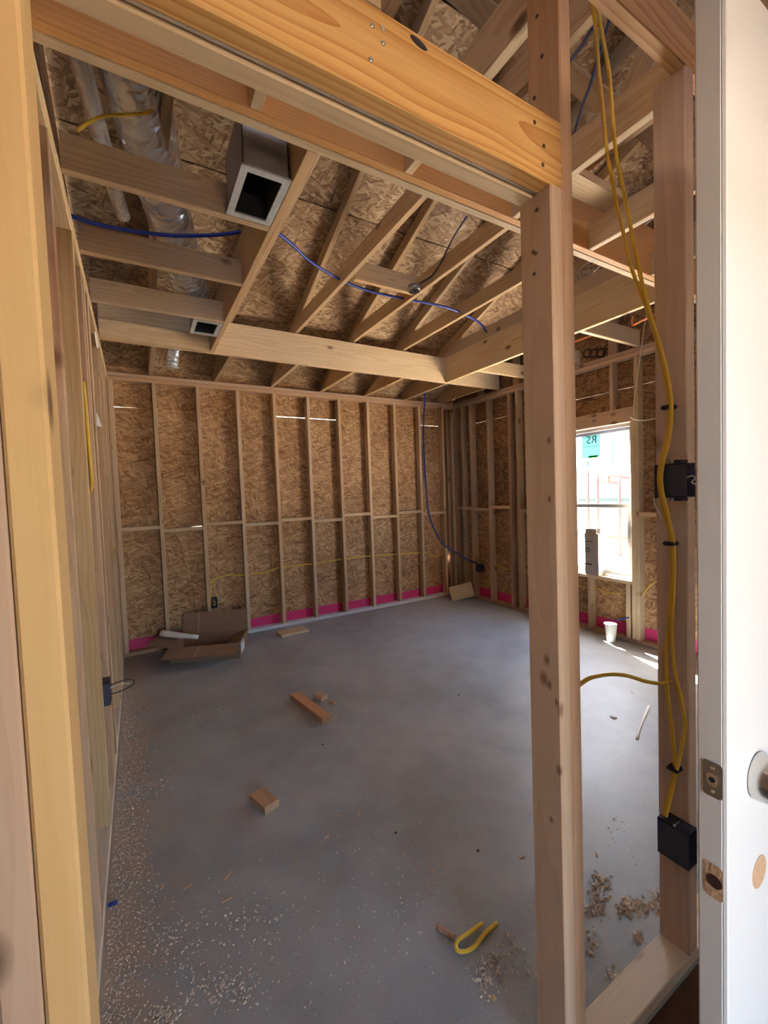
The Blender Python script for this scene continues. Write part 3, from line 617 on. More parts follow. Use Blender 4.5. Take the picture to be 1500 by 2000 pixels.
# ------------------------------------------------------------------ electrical boxes
def outlet_box(label, x0, x1, y0, y1, z0, z1, open_axis, group=None, nailpts=()):
    """open_axis: '-Y' or '-X' or '+X' face left open"""
    t = empty('outlet_box', ((x0+x1)/2, (y0+y1)/2, z0)); tag(t, label, 'electrical box', 'electrical boxes on the studs')
    w_ = 0.003; bm = bmesh.new()
    full = {'-X': ((x0, y0, z0), (x0+w_, y1, z1)), '+X': ((x1-w_, y0, z0), (x1, y1, z1)), '-Y': ((x0, y0, z0), (x1, y0+w_, z1)), '+Y': ((x0, y1-w_, z0), (x1, y1, z1)),
            '-Z': ((x0, y0, z0), (x1, y1, z0+w_)), '+Z': ((x0, y0, z1-w_), (x1, y1, z1))}
    for k, (a, b_) in full.items():
        if k != open_axis: bm_box(bm, a, b_)
    from_bm('box_body', bm, M['box'], t)
    return t
b1 = outlet_box('dark blue electrical box behind yellow cables, high on stud beside white door', 1.545, 1.5965, -4.252, -4.165, 1.478, 1.578, '-Y')
for z in (1.584, 1.472):
    lathe('mounting_nail', [(0.0042, 0), (0.0042, 0.002), (0.0016, 0.003), (0.0016, 0.03)], M['nailbright'], b1, 10, Matrix.Translation((1.543, -4.215, z)) @ Matrix.Rotation(math.radians(90), 4, 'Y'))
    lum('nail_tab', (1.549, -4.236, min(z, z+.006)-.004), (1.59, -4.206, min(z, z+.006)+.004), M['box'], b1, bev=0)
tube('bare_wire', [(1.553, -4.235, 1.528), (1.563, -4.258, 1.540), (1.572, -4.262, 1.532), (1.566, -4.256, 1.520), (1.588, -4.27, 1.512)], 0.0016, M['whitecable'], b1, 6)
b2 = outlet_box('dark blue electrical box low on stud beside white door, tilted', 1.545, 1.5965, -4.252, -4.165, 0.36, 0.472, '-Y')
for z in (0.478, 0.354): lathe('mounting_nail', [(0.0042, 0), (0.0042, 0.002), (0.0016, 0.003), (0.0016, 0.03)], M['nailbright'], b2, 10, Matrix.Translation((1.543, -4.215, z)) @ Matrix.Rotation(math.radians(90), 4, 'Y'))
b3 = outlet_box('black electrical box low on left wall stud with wire loop sticking out', -0.042, 0.014, -2.33, -2.236, 0.50, 0.615, '+X')
tube('wire_loop', [(-0.01, -2.28, 0.58), (0.05, -2.28, 0.592), (0.105, -2.28, 0.59), (0.12, -2.28, 0.572), (0.105, -2.28, 0.556), (0.05, -2.28, 0.54), (-0.01, -2.28, 0.535)], 0.0028, M['black'], b3, 6)
tube('bare_wire', [(0.0, -2.285, 0.57), (0.06, -2.285, 0.578), (0.10, -2.285, 0.573)], 0.002, M['whitecable'], b3, 6)
b4 = outlet_box('black electrical box on back wall stud above the open cardboard box', 0.823, 0.878, -0.012, 0.06, 0.352, 0.462, '-Y')
tube('coiled_wire', [(0.84, 0.0, 0.43), (0.86, 0.01, 0.41), (0.845, 0.0, 0.39), (0.86, 0.01, 0.375)], 0.004, M['yellowcable'], b4, 6)
b5 = outlet_box('dark electrical box on right wall stud at end of blue conduit', W-0.012, W+0.06, -0.50, -0.425, 0.39, 0.49, '-X')
tube('coiled_wire', [(W, -0.46, 0.45), (W+.01, -0.47, 0.42), (W, -0.45, 0.40)], 0.004, M['whitecable'], b5, 6)
# ------------------------------------------------------------------ cables and pipes
def cable(label, pts, r, mat, cat='cable', name='cable', group=None, seg=8, flat=1.0):
    o = tube(name, pts, r, M[mat], None, seg, 6, flat); return tag(o, label, cat, group)
SXc = 1.590
def PX(l, X=SXc): return [UX(x, y, X) for x, y in l]
ca = cable('yellow cable hanging from ceiling past upper electrical box to the lower one, left strand', [UX(x, y, SXc-d) for x, y, d in ((1154, -20, .02), (1156, 0, .02), (1164, 64, .02), (1170, 144, .02), (1177, 208, .02), (1186, 300, .02), (1194, 342, .02), (1203, 394, .02), (1218, 457, .02), (1230, 510, .02), (1243, 552, .02), (1262, 600, .022), (1287, 680, .022), (1305, 770, .02), (1303, 850, .025), (1290, 905, .050), (1288, 950, .052), (1300, 1010, .03), (1311, 1060, .012), (1312, 1130, .012), (1306, 1220, .010), (1301, 1290, .012), (1303, 1350, .012), (1314, 1440, .012), (1318, 1497, .014), (1308, 1545, .022), (1296, 1592, .035))], 0.0058, 'yellowcable', group='yellow cables on the stud')
cb2 = cable('yellow cable hanging from ceiling past upper electrical box to the lower one, right strand', [UX(x, y, SXc-d-0.0122) for x, y, d in ((1160, -20, .018), (1162, 0, .018), (1170, 32, .018), (1180, 88, .018), (1190, 144, .018), (1196, 224, .018), (1203, 300, .018), (1211, 342, .018), (1222, 394, .018), (1230, 436, .018), (1243, 500, .018), (1254, 552, .018), (1272, 620, .018), (1293, 690, .02), (1310, 775, .018), (1308, 850, .022), (1294, 908, .046), (1292, 950, .050), (1305, 1010, .03), (1315, 1060, .012), (1316, 1130, .012), (1312, 1230, .01), (1318, 1310, .008), (1331, 1370, .006), (1338, 1410, .006), (1333, 1450, .008), (1323, 1497, .012), (1311, 1550, .022), (1300, 1594, .035))], 0.0058, 'yellowcable', group='yellow cables on the stud')
for k, (x, y) in enumerate(((1308, 796), (1312, 1061), (1319, 1499))):
    c = UX(x, y, SXc-.012); bm = bmesh.new(); bm_box(bm, (-0.022, -0.016, -0.006), (0.012, 0.016, 0.006))
    bmesh.ops.bevel(bm, geom=bm.edges[:], offset=0.0025, segments=2, affect='EDGES')
    o = from_bm('cable_clip', bm, M['black']); o.location = c
    tag(o, ['black cable clip above the upper electrical box', 'black cable clip below the upper electrical box', 'black cable clip above the lower electrical box'][k], 'clip', 'cable clips on the stud')
cable('yellow cable crossing from the doorway post to the drilled stud', [(1.083, -4.16, 0.965)]+[UY(x, y, -4.18) for x, y in ((1142, 1330), (1170, 1320), (1200, 1317), (1230, 1321), (1262, 1331), (1295, 1335))]+[(1.60, -4.18, 0.905)], 0.0055, 'yellowcable')
cable('thin tan cable hanging over the window king stud', [UX(x, y, W-.02) for x, y in ((1262, 615), (1255, 660), (1246, 730), (1240, 770), (1236, 810))], 0.004, 'whitecable')
cable('short white cable tail beside the window header', [UX(x, y, W-.03) for x, y in ((1231, 815), (1238, 819), (1256, 821), (1284, 817))], 0.004, 'whitecable')
cable('white cable tail under the upper electrical box', [UX(x, y, 1.575) for x, y in ((1278, 972), (1281, 990), (1288, 1002), (1293, 1015))], 0.003, 'whitecable')
for k, pts in enumerate((((1212, -15), (1192, 35), (1178, 80), (1155, 160), (1135, 215), (1122, 265)), ((1164, 45), (1145, 75), (1125, 105), (1110, 125)))):
    cable(['long navy cable dangling beside the yellow cables under the ceiling', 'short navy cable behind the yellow cables under the ceiling'][k], [UY(x, y, -3.75+.02*k) for x, y in pts], 0.006, 'navy')
cable('yellow cable stapled along the back wall studs', [UY(x, y, 0.03) for x, y in ((412, 1180), (413, 1138), (425, 1129), (450, 1123), (480, 1123), (520, 1117), (548, 1108), (610, 1101), (670, 1092), (726, 1086), (780, 1082), (826, 1079), (840, 1084), (855, 1086), (872, 1075))], 0.007, 'yellowcable')
cable('yellow cable running along the right wall studs', [UX(x, y, W+.04) for x, y in ((905, 1072), (915, 1078), (925, 1084), (938, 1090), (955, 1098), (975, 1106), (1000, 1113), (1050, 1122), (1140, 1147), (1165, 1150), (1190, 1158), (1215, 1158), (1228, 1156))], 0.005, 'yellowcable')
cable('yellow cable curling up right of the window sill', [UX(x, y, W+.05) for x, y in ((1256, 1164), (1262, 1153), (1272, 1142), (1284, 1136))], 0.005, 'yellowcable')
cable('yellow cable looped inside the left wall by the torn paper', [UX(x, y, -0.01) for x, y in ((162, 745), (168, 800), (173, 860), (177, 910), (179, 945), (176, 960))], 0.008, 'yellowcable')
cable('small yellow cable end poking from the left wall near the corner', [UX(x, y, 0.01) for x, y in ((220, 1070), (227, 1074), (228, 1078), (222, 1088))], 0.005, 'yellowcable')
cable('yellow cable draped over the big foil duct', [UY(x, y, -2.90) for x, y in ((150, 255), (180, 236), (210, 226), (280, 222), (300, 214), (322, 201))], 0.006, 'yellowcable')
cable('thin navy cable running down from roof sheathing to the ceiling junction box', [(2.16, -2.10, 3.13)]+[UX(x, y, 2.16) for x, y in ((822, 552), (842, 540), (860, 515), (872, 490), (888, 460), (912, 423))], 0.0055, 'navy')
blue = 'blue conduits'
cable('blue conduit crossing over left ceiling joist in front of the foil duct', [UY(x, y, -2.27) for x, y in ((120, 412), (145, 424), (200, 440), (280, 454), (340, 460), (400, 460), (440, 457), (470, 452))], 0.0105, 'bluepipe', 'conduit', 'conduit', blue)
cable('blue conduit passing through the truss chords across the tray ceiling', [UZ(x, y, 3.13) for x, y in ((478, 430), (520, 440), (546, 458), (575, 482), (605, 510), (648, 537), (680, 553), (720, 568), (762, 578), (812, 588), (845, 594), (880, 603), (915, 618), (938, 632), (950, 648))], 0.0105, 'bluepipe', 'conduit', 'conduit', blue)
cable('blue conduit dropping down the back wall corner into the outlet box', [UY(830, 765, -0.03), UY(829, 790, -0.03), UY(827, 840, .03), UY(829, 900, .05), UY(832, 950, .03), UY(837, 1000, -.03), UY(849, 1035, -.08), UY(866, 1063, -.14), (4.02, -0.25, 0.66), (4.13, -0.36, 0.56), (4.235, -0.45, 0.505)], 0.011, 'bluepipe', 'conduit', 'conduit', blue)
cp = cable('bent copper pipe above the right wall plate', [UX(x, y, 4.05) for x, y in ((1236, 618), (1234, 630), (1238, 634), (1258, 624), (1300, 606))], 0.010, 'copper', 'pipe', 'copper_pipe')
cable('straight copper pipe end under the right tray beam', [UX(x, y, 4.05) for x, y in ((1120, 668), (1140, 661), (1158, 654))], 0.010, 'copper', 'pipe', 'copper_pipe')
# ------------------------------------------------------------------ ducts
def boot(label, x0, x1, y0, y1, z0, z1):
    t = empty('duct_boot', ((x0+x1)/2, (y0+y1)/2, z0)); tag(t, label, 'duct', 'duct boots in the ceiling')
    w_ = 0.004; bm = bmesh.new()
    for a, b_ in (((x0, y0, z0), (x0+w_, y1, z1)), ((x1-w_, y0, z0), (x1, y1, z1)), ((x0, y0, z0), (x1, y0+w_, z1)), ((x0, y1-w_, z0), (x1, y1, z1)), ((x0, y0, z1-w_), (x1, y1, z1))): bm_box(bm, a, b_)
    from_bm('boot_shell', bm, M['galv'], t)
    f = 0.022; bm = bmesh.new()
    for a, b_ in (((x0+w_, y0+w_, z0+.002), (x0+f, y1-w_, z1-.02)), ((x1-f, y0+w_, z0+.002), (x1-w_, y1-w_, z1-.02)), ((x0+f, y0+w_, z0+.002), (x1-f, y0+f, z1-.02)), ((x0+f, y1-f, z0+.002), (x1-f, y1-w_, z1-.02)), ((x0+f, y0+f, z1-.03), (x1-f, y1-f, z1-.01))): bm_box(bm, a, b_)
    from_bm('black_liner', bm, M['insul'], t)
    bm = bmesh.new(); e = 0.007
    for a, b_ in (((x0-e, y0-e, z0-.006), (x0+f, y1+e, z0+.0018)), ((x1-f, y0-e, z0-.006), (x1+e, y1+e, z0+.0018)), ((x0+f, y0-e, z0-.006), (x1-f, y0+f, z0+.0018)), ((x0+f, y1-f, z0-.006), (x1-f, y1+e, z0+.0018))): bm_box(bm, a, b_)
    from_bm('mastic_rim', bm, M['mastic'], t)
    return t
b_big = boot('large galvanized duct boot with black opening between ceiling joist and tray beam', 0.60, 0.782, -3.17, -2.862, 2.797, 3.03)
for k, z in enumerate((2.90, 2.95)):
    R_ = 0.062
    tube('duct_spring', [(0.69+R_*math.cos(a), -3.02+R_*1.4*math.sin(a), z) for a in [math.radians(q) for q in range(-170, 0, 17)]], 0.0022, M['steelwire'], b_big, 6, 2)
boot('small galvanized duct boot with black opening beside the back tray beam', 0.60, 0.782, -1.59, -1.33, 2.797, 2.93)
def wrinkle(seed):
    rr = random.Random(seed); cyc = {}
    def f(t, i):
        if i not in cyc: cyc[i] = 1+rr.uniform(-.025, .025)
        return cyc[i]
    return f
def duct(label, pts, r, seed, n=10, name='flex_duct', ribs=False):
    o = tube(name, pts, r, M['foil'], None, 28, n*2, 1.0, (lambda t, i: 1.06 if i % 2 else 0.93) if ribs else wrinkle(seed), 0.012 if ribs else 0.028); return tag(o, label, 'duct', 'foil flex ducts')
duct('big shiny foil flex duct running along the left side above the ceiling joists', [(0.16, -3.75, 3.24), (0.20, -3.3, 3.22), (0.27, -2.85, 3.19), (0.38, -2.35, 3.15), (0.50, -1.85, 3.10), (0.60, -1.50, 3.04)], 0.120, 3, 12)
duct('narrow foil flex duct left of the big duct', [(0.02, -3.7, 3.12), (0.05, -3.3, 3.12), (0.10, -2.9, 3.10), (0.17, -2.3, 3.10), (0.20, -2.1, 3.10)], 0.035, 5, 12)
duct('short foil flex duct standing behind the back tray beam', [(0.545, -0.30, 2.80), (0.555, -0.32, 2.92), (0.58, -0.45, 3.0), (0.60, -0.62, 3.03)], 0.055, 8, 5, ribs=True)
duct('crumpled foil duct connection behind the large duct boot', [(0.62, -3.42, 3.3), (0.64, -3.2, 3.22), (0.68, -3.05, 3.12), (0.69, -3.02, 3.04)], 0.075, 9, 10)
# ceiling junction box
jb = empty('junction_box', (2.145, -2.10, 3.08)); tag(jb, 'round metal ceiling junction box fixed to a truss chord', 'electrical box')
jm = Matrix.Translation((2.135, -2.105, 3.085))
lathe('box_shell', [(0.045, 0.0), (0.047, 0.0), (0.047, 0.045), (0.02, 0.047), (0.02, 0.043), (0.043, 0.040), (0.043, 0.001)], M['galv'], jb, 16, jm, cap=False)
tube('wire_end', [(2.135, -2.105, 3.12), (2.14, -2.10, 3.09), (2.15, -2.115, 3.075), (2.13, -2.12, 3.08)], 0.005, M['black'], jb, 6)
# ------------------------------------------------------------------ torn paper
def scrap_paper(label, pts, X):
    V = [UX(x, y, X+random.uniform(0, .003)) for x, y in pts]; n = len(V)
    V2 = [v+Vector((0.0015, 0, 0)) for v in V]
    F = [tuple(range(n)), tuple(range(2*n-1, n-1, -1))]+[(i, (i+1) % n, n+(i+1) % n, n+i) for i in range(n)]
    o = pydata('paper_scrap', V+V2, F, M['paper']); return tag(o, label, 'paper', 'torn paper scraps')
scrap_paper('torn white paper scrap stapled on left wall stud below the top', ((188, 805), (191, 812), (199, 832), (196, 834), (188, 832)), 0.0003)
scrap_paper('sliver of white paper on the left wall top plate', ((184, 646), (188, 652), (193, 678), (189, 680), (186, 665)), 0.0003)
# ------------------------------------------------------------------ things on the floor
def offcut(name, label, corners, zt, mat, cat='wood offcut', group='wood offcuts on the floor'):
    """corners: pixels of the four top corners; box from floor to zt"""
    P = [UZ(x, y, zt) for x, y in corners]
    c = sum(P, Vector())/4; e1 = ((P[1]-P[0])+(P[2]-P[3]))/2; e2 = ((P[3]-P[0])+(P[2]-P[1]))/2
    a = math.atan2(e1.y, e1.x); L = e1.length; D = abs(e2.dot(Vector((-math.sin(a), math.cos(a), 0))))
    if D > L: a += math.pi/2; L, D = D, L
    bm = bmesh.new(); bm_box(bm, (-L/2, -D/2, -zt/2), (L/2, D/2, zt/2))
    bmesh.ops.bevel(bm, geom=[e for e in bm.edges if abs(e.verts[0].co.x-e.verts[1].co.x) > 1e-6], offset=min(.003, zt*.2), segments=1, affect='EDGES')
    o = from_bm(name, bm, M[mat]); o.location = (c.x, c.y, zt/2+.0005); o.rotation_euler = (0, 0, a)
    return tag(o, label, cat, group), L, D
print('block', offcut('wood_block', 'square pine block alone on the floor nearest the left wall', ((484, 1553), (512, 1538), (547, 1557), (520, 1577)), 0.038, 'scrap')[1:])
print('plank', offcut('wood_offcut', 'short rough plank offcut lying in the middle of the floor', ((566, 1357), (584, 1350), (649, 1396), (630, 1403)), 0.04, 'scrapred')[1:])
print('cube', offcut('wood_block', 'tiny wood cube behind the rough plank offcut', ((613, 1356), (625, 1350), (641, 1355), (628, 1362)), 0.035, 'scrap')[1:])
print('chip', offcut('wood_chip', 'flat thin wood chip right of the rough plank offcut', ((639, 1366), (650, 1369), (658, 1374), (646, 1372)), 0.012, 'scrap')[1:])
print('slab', offcut('wood_offcut', 'pale flat board offcut lying by the back wall bottom plate', ((534, 1234), (590, 1222), (605, 1229), (556, 1240)), 0.025, 'pale')[1:])
# grey brick-like carton in the far corner
c = UZ(926, 1172, 0.0)
bm = bmesh.new(); bm_box(bm, (-0.16, -0.06, -0.10), (0.16, 0.06, 0.10)); bmesh.ops.bevel(bm, geom=bm.edges[:], offset=0.008, segments=2, affect='EDGES')
ct = from_bm('carton', bm, M['cardtan']); ct.location = (4.05, -0.30, 0.108); ct.rotation_euler = (math.radians(-14), math.radians(-12), math.radians(-30))
tag(ct, 'small tan carton leaning in the far right corner below the blue conduit', 'carton')
# open cardboard box
cbx = empty('cardboard_box', (0.74, -0.385, 0), math.radians(-22)); tag(cbx, 'open brown cardboard box with flaps spread beside the back wall', 'cardboard box')
L_, D_, h_, t_ = 0.64, 0.42, 0.15, 0.005
def loc_mesh(name, bm, mat, parent):
    me = bpy.data.meshes.new(name); bmesh.ops.recalc_face_normals(bm, faces=bm.faces); bm.to_mesh(me); bm.free(); me.materials.append(mat)
    o = bpy.data.objects.new(name, me); col.objects.link(o); o.parent = parent; return o
bm = bmesh.new()
for a, b_ in (((-L_/2, -D_/2, 0.001), (L_/2, D_/2, t_)), ((-L_/2, -D_/2, 0), (L_/2, -D_/2+t_, h_)), ((-L_/2, D_/2-t_, 0), (L_/2, D_/2, h_)), ((-L_/2, -D_/2, 0), (-L_/2+t_, D_/2, h_)), ((L_/2-t_, -D_/2, 0), (L_/2, D_/2, h_))): bm_box(bm, a, b_)
loc_mesh('box_body', bm, M['cardboard'], cbx)
def flap(L, wd, loc, rot):
    bm = bmesh.new(); bm_box(bm, (-L/2, 0, -t_/2), (L/2, wd, t_/2)); o = loc_mesh('flap', bm, M['cardboard'], cbx); o.location = loc; o.rotation_euler = rot; return o
ff = flap(L_, 0.21, (0, -D_/2, h_), (math.radians(180+9), 0, 0))      # front flap hangs outward
bf = flap(L_, 0.21, (0, D_/2, h_), (math.radians(76), 0, 0))      # back flap stands up
flap(D_-.02, 0.20, (L_/2-.003, 0, h_), (math.radians(-28), 0, math.radians(90)))
flap(D_-.02, 0.20, (-L_/2, 0, h_), (math.radians(12), 0, math.radians(90)))
bm = bmesh.new(); bm_box(bm, (L_/2, -0.15, 0.02), (L_/2+.001, 0.02, 0.12)); loc_mesh('shipping_label', bm, M['paper'], cbx)
bm = bmesh.new(); bm_box(bm, (-0.17, 0.0, t_/2), (-0.163, 0.21, t_/2+.0006)); o = loc_mesh('tape_line', bm, M['cardtan'], bf); bm = bmesh.new(); bm_box(bm, (-0.04, 0.0, -t_/2-.0006), (-0.033, 0.21, -t_/2)); loc_mesh('tape_line', bm, M['cardtan'], ff)
# paper roll across the box
p0 = UZ(318, 1238, 0.24); p1 = Vector((0.78, -0.36, 0.20))
tag(tube('paper_roll', [UZ(316, 1237, 0.215), UZ(350, 1241, 0.20), UZ(386, 1244, 0.185)], 0.036, M['paper'], None, 16, 3, 1.0, lambda t, i: 1-0.45*t), 'white rolled paper poking out of the open cardboard box', 'paper roll')
tag(tube('paint_stick', [UZ(308, 1273, 0.01), UZ(345, 1266, 0.012)], 0.003, M['paper'], None, 6, 1, 2.6), 'thin pale stick on the floor under the cardboard box flap', 'stick')
# cup
cu = UZ(1197, 1251, 0.0); cup = empty('foam_cup', (cu.x-.03, cu.y, 0)); tag(cup, 'white foam cup standing on the floor below the window', 'cup')
lathe('cup_body', [(0.038, 0.0), (0.041, 0.01), (0.054, 0.165), (0.059, 0.168), (0.059, 0.176), (0.053, 0.176), (0.052, 0.165), (0.039, 0.02), (0.0, 0.02)], M['cupwhite'], cup, 28, Matrix.Translation((cu.x-.03, cu.y, 0.0005)), cap=False)
lathe('cup_base', [(0.0001, 0.0), (0.038, 0.0)], M['cupwhite'], cup, 28, Matrix.Translation((cu.x-.03, cu.y, 0.0006)), cap=False)
tag(tube('straw', [UX(x, y, W-.05) for x, y in ((1205, 1211), (1228, 1206))], 0.006, M['bluepipe'], None, 8), 'blue tube end behind the foam cup', 'tube')
# yellow scrap cable loop and rusty stub
tag(tube('cable_scrap', [UZ(942, 1803, 0.01), UZ(918, 1820, 0.012), UZ(896, 1835, 0.018), UZ(890, 1848, 0.02), UZ(897, 1858, 0.018), UZ(915, 1856, 0.012), UZ(930, 1845, .01), UZ(948, 1822, 0.008), UZ(971, 1802, 0.008)], 0.0048, M['yellowcable'], None, 8, 8, 1.4), 'bent yellow cable scrap on the floor', 'cable')
tag(tube('bark_stub', [UZ(853, 1811, 0.008), UZ(868, 1818, 0.008), UZ(888, 1830, 0.008)], 0.0085, M['scrapred'], None, 8, 3), 'brown stub of wood touching the yellow cable scrap', 'wood chip')
o = lathe('nut', [(0.002, 0.0), (0.007, 0.003), (0.0075, 0.006), (0.005, 0.010), (0.001, 0.0105)], plain('tan_plastic', (0.50, 0.36, 0.16), 0.5), None, 10, Matrix.Translation(UZ(964, 1952, 0.0))); tag(o, 'round tan wire nut on the floor near the doorway post', 'wire nut')
o = tube('blue_scrap', [UZ(213, 1768, 0.01), UZ(222, 1764, 0.014), UZ(228, 1762, 0.01)], 0.008, M['bluepipe'], None, 6); tag(o, 'tiny blue scrap on the sawdust by the left wall', 'scrap')
tag(tube('plastic_strip', [UZ(1244, 1443, .004), UZ(1250, 1420, .004), UZ(1268, 1378, .004)], 0.0028, M['paper'], None, 8, 3, 3.0), 'long white plastic strip on the floor right of the doorway post', 'strip')
tag(tube('plastic_bit', [UZ(1193, 1398, .004), UZ(1203, 1403, .004)], 0.0035, M['paper'], None, 8, 2, 4.0), 'short white plastic bit on the floor right of the doorway post', 'scrap')
# ---- splinters and sawdust
sp_px = [(845, 1700), (638, 1634), (317, 1731), (367, 1731), (445, 1709), (443, 1757), (444, 1608), (700, 1590), (580, 1553), (660, 1593), (330, 1500), (1165, 1668), (1170, 1715), (795, 1392), (540, 1268), (685, 1427), (250, 1502), (580, 1690), (1020, 1674), (1235, 1352)]
for k, (x, y) in enumerate(sp_px):
    c = UZ(x, y, 0.003); a = random.uniform(0, 3.1); L = random.uniform(0.02, 0.045); d = Vector((math.cos(a), math.sin(a), 0))*L/2
    o = beam('wood_splinter', c-d, c+d, random.uniform(.004, .008), 0.004, M['scrap'], None, bev=0.001)
    tag(o, 'small wood splinter lying loose on the concrete floor', 'wood splinter', 'wood splinters on the floor')
for k, (x, y) in enumerate(((934, 1663), (773, 1628), (1132, 1603), (896, 1358), (630, 1455), (845, 1757), (718, 1561))):
    c = UZ(x, y, 0.0); r = 0.006
    o = lathe('pebble', [(r*.5, 0), (r, r*.5), (r*.8, r), (r*.2, r*1.2)], M['black'] if k < 5 else M['gravel'], None, 8, Matrix.Translation(c)); tag(o, 'small dark pebble on the concrete floor' if k < 5 else 'small pale pebble on the concrete floor', 'pebble', 'dark pebbles' if k < 5 else 'pale pebbles')
V, F = [], []
def chip(c, s, rr=random):
    a = rr.uniform(0, 6.28); b_ = rr.uniform(-.5, .5); L, wd, th = s*rr.uniform(.6, 1.4), s*rr.uniform(.4, .9), s*rr.uniform(.35, .9)
    ex = Vector((math.cos(a)*math.cos(b_), math.sin(a)*math.cos(b_), math.sin(b_)))*L; ey = Vector((-math.sin(a), math.cos(a), 0))*wd; ez = Vector((0, 0, th))
    i = len(V); z = abs(math.sin(b_))*L+.0003
    V.extend([c-ex+Vector((0, 0, z)), c+ex*.8-ey+Vector((0, 0, z)), c+ex+ey+Vector((0, 0, z)), c+ez+Vector((0, 0, z))]); F.extend([(i, i+2, i+1), (i, i+1, i+3), (i+1, i+2, i+3), (i+2, i, i+3)])
def cloud(x, y, n, sx_, sy_, s):
    for _ in range(n):
        c = UZ(random.gauss(x, sx_), random.gauss(y, sy_), 0.0)
        if c.x > 0.012 and c.y > -4.13: chip(Vector((c.x, c.y, 0)), s*random.uniform(.5, 1.5))
for args in ((1175, 1735, 60, 10, 16, .0065), (1165, 1775, 60, 14, 12, .0055), (1235, 1770, 110, 20, 12, .0065), (1285, 1760, 60, 10, 14, .0065), (1245, 1830, 24, 7, 6, .0065), (1205, 1905, 40, 12, 8, .0065), (1155, 1850, 30, 8, 16, .006),
             (1010, 1860, 60, 26, 30, .005), (960, 1880, 60, 18, 22, .005), (945, 1910, 60, 14, 18, .005), (390, 1395, 260, 28, 14, .003), (440, 1385, 120, 12, 6, .003), (600, 1405, 200, 26, 10, .003), (640, 1400, 120, 12, 14, .003), (300, 1530, 80, 20, 8, .004), (440, 1930, 220, 45, 25, .0035), (320, 1985, 150, 20, 12, .0035), (350, 1830, 140, 50, 40, .0035), (500, 1790, 60, 50, 30, .004), (900, 1760, 70, 90, 60, .004), (700, 1700, 110, 160, 60, .0035), (600, 1850, 120, 150, 60, .0035), (1220, 1620, 30, 40, 40, .004)): cloud(*args)
for _ in range(5200):
    y = random.uniform(-4.1, -0.8); x = abs(random.gauss(0, 0.085))*(0.6+0.4*random.random())+0.012
    chip(Vector((x, y, 0)), random.uniform(.0014, .0042))
for _ in range(1500): chip(Vector((random.uniform(.05, 4.1), random.uniform(-4.1, -.2), 0)), random.uniform(.0012, .0035))
sd = pydata('sawdust', V, F, M['chip']); tag(sd, 'pale sawdust and wood chips scattered over the concrete floor', 'sawdust', kind='stuff')
# ------------------------------------------------------------------ outside the window
nh = empty('neighbour_house', (16.0, 4.0, -0.16)); tag(nh, 'white house under construction seen through the window', 'house')
X_ = 16.0
zb = UX(1180, 913, X_).z; wa, wb_ = UX(1184, 860, X_), UX(1200, 906, X_)
pydata('upper_wall', *(lambda a, b_: ([(x, y, z) for x in (a[0], b_[0]) for y in (a[1], b_[1]) for z in (a[2], b_[2])], [(0, 1, 3, 2), (4, 6, 7, 5), (0, 4, 5, 1), (2, 3, 7, 6), (0, 2, 6, 4), (1, 5, 7, 3)]))((X_, -8, zb), (X_+6, 14, zb+5.0)), M['siding'], nh)
bm = bmesh.new(); bm_box(bm, (X_+0.5, -7.6, -0.16), (X_+5.8, 13.6, zb)); from_bm('lower_wall', bm, M['siding'], nh)
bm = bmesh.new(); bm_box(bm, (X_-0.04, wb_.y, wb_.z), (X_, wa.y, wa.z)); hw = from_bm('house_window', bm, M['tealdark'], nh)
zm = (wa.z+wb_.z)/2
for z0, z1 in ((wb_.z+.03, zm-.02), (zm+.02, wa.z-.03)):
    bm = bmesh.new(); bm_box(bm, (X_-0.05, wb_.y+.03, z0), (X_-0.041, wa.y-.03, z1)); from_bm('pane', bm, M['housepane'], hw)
sf = empty('scaffold', (10, 1, -0.16)); tag(sf, 'orange steel scaffold frame outside the window', 'scaffold')
SXX = 10.0
def pole(name, a, b_, r=0.03, mat='scaffold'): tube(name, [a, b_], r, M[mat], sf, 8, 1)
for x in (1148, 1167, 1210):
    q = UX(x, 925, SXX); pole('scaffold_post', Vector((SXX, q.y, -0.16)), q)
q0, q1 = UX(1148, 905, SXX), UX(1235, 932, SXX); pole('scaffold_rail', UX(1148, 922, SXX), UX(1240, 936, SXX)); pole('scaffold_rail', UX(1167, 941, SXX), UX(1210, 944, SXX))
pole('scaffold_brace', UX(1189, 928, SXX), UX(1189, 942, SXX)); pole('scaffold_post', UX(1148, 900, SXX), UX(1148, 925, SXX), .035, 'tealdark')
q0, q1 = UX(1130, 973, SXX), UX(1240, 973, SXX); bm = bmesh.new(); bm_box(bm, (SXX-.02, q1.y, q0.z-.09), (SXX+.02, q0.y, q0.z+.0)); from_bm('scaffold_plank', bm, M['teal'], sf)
# parked van
CXx = 12.5
va_ = empty('parked_van', (CXx+1, 2.0, -0.16)); tag(va_, 'white van parked outside the window', 'van')
yw = [UX(x, 1020, CXx).y for x in (1168, 1203)]; zt_, zb_ = UX(1180, 1012, CXx).z, UX(1180, 1042, CXx).z
y1_ = yw[0]; y0_ = yw[1]
prof = [(y1_+2.6, 0.1), (y1_+2.6, zt_+.35), (y1_-.1, zt_+.35), (y0_+.05, zb_+.05), (y0_-1.2, zb_-.25), (y0_-1.35, 0.1)]
V2 = [(CXx, y, z) for y, z in prof]+[(CXx+1.8, y, z) for y, z in prof]; k = len(prof)
pydata('van_body', V2, [tuple(range(k)), tuple(range(2*k-1, k-1, -1))]+[(i, k+i, k+(i+1) % k, (i+1) % k) for i in range(k)], M['carwhite'], va_)
wv = [(y1_, zt_), (y1_-(y1_-y0_)*.55, zt_-.03), (y0_, zb_), (y1_, zb_+.06)]
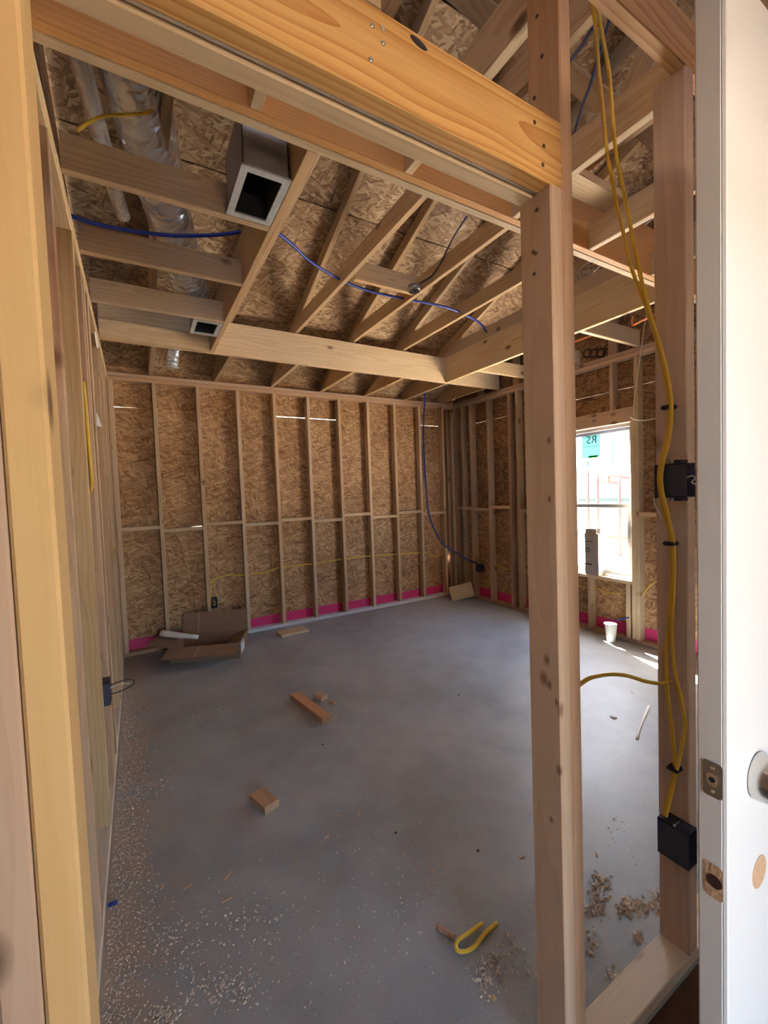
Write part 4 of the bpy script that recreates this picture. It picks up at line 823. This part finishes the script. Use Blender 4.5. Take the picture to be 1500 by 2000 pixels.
V2 = [(CXx-.012, y, z) for y, z in wv]+[(CXx-.002, y, z) for y, z in wv]
pydata('side_window', V2, [(0, 1, 2, 3), (7, 6, 5, 4)]+[(i, 4+i, 4+(i+1) % 4, (i+1) % 4) for i in range(4)], M['darkglass'], va_)
for y in (y1_+1.9, y0_-.6): lathe('wheel', [(0.12, 0.0), (0.33, 0.0), (0.35, 0.03), (0.35, 0.2)], M['tyre'], va_, 20, Matrix.Translation((CXx-.02, y, 0.19)) @ Matrix.Rotation(math.radians(90), 4, 'Y'))
# carton standing on the window sill
CB = W-0.016
q0, q1 = UX(1129, 1040, CB), UX(1169, 1103, CB)
ob = empty('carton', (W, q1.y+.075, 0.599)); tag(ob, 'grey printed carton standing on the window sill', 'carton')
cz1 = UX(1165, 1043, CB).z
bm = bmesh.new(); bm_box(bm, (CB, q1.y, 0.5995), (W+.054, q1.y+.15, cz1)); from_bm('carton_body', bm, M['cardgrey'], ob)
for (xa, xb, an) in ((CB, CB+.003, -0.02), (W+.051, W+.054, 0.012)):
    bm = bmesh.new(); bm_box(bm, (xa, q1.y+.02, cz1), (xb, q1.y+.14, cz1+.05)); o = from_bm('flap', bm, M['cardgrey'], ob)
for (x, y, r) in ((1148, 1074, .024),):
    q = UX(x, y, CB); lathe('printed_ring', [(r*.7, 0), (r, 0), (r, .001), (r*.7, .001)], M['ink'], ob, 16, Matrix.Translation((CB-.0005, q.y, q.z)) @ Matrix.Rotation(math.radians(-90), 4, 'Y'), cap=False)
for (xa, xb, ya, yb) in ((1141, 1158, 1056, 1059), (1141, 1156, 1099, 1104)):
    a, b_ = UX(xa, ya, CB), UX(xb, yb, CB); lum('printed_bar', (CB-.001, b_.y, b_.z), (CB-.0002, a.y, a.z), M['ink'], ob, bev=0)
# ------------------------------------------------------------------ ink marks on lumber
gs = [(1160, 812, .020), (1160, 822, .016)]
for x, y, r in gs:
    q = UX(x, y, W); lathe('grade_stamp', [(r*.6, 0), (r, 0), (r, .0008), (r*.6, .0008)], M['ink'], wr, 14, Matrix.Translation((W-.0003, q.y, q.z)) @ Matrix.Rotation(math.radians(-90), 4, 'Y') @ Matrix.Diagonal((.6, 1.4, 1, 1)), cap=False)
for x in (1147, 1160, 1174, 1186):
    q = UX(x, 690, SX0); lathe('printed_ring', [(.035, 0), (.05, 0), (.05, .0008), (.035, .0008)], M['ink'], wr, 16, Matrix.Translation((SX0-.0006, q.y, q.z)) @ Matrix.Rotation(math.radians(-90), 4, 'Y'), cap=False)
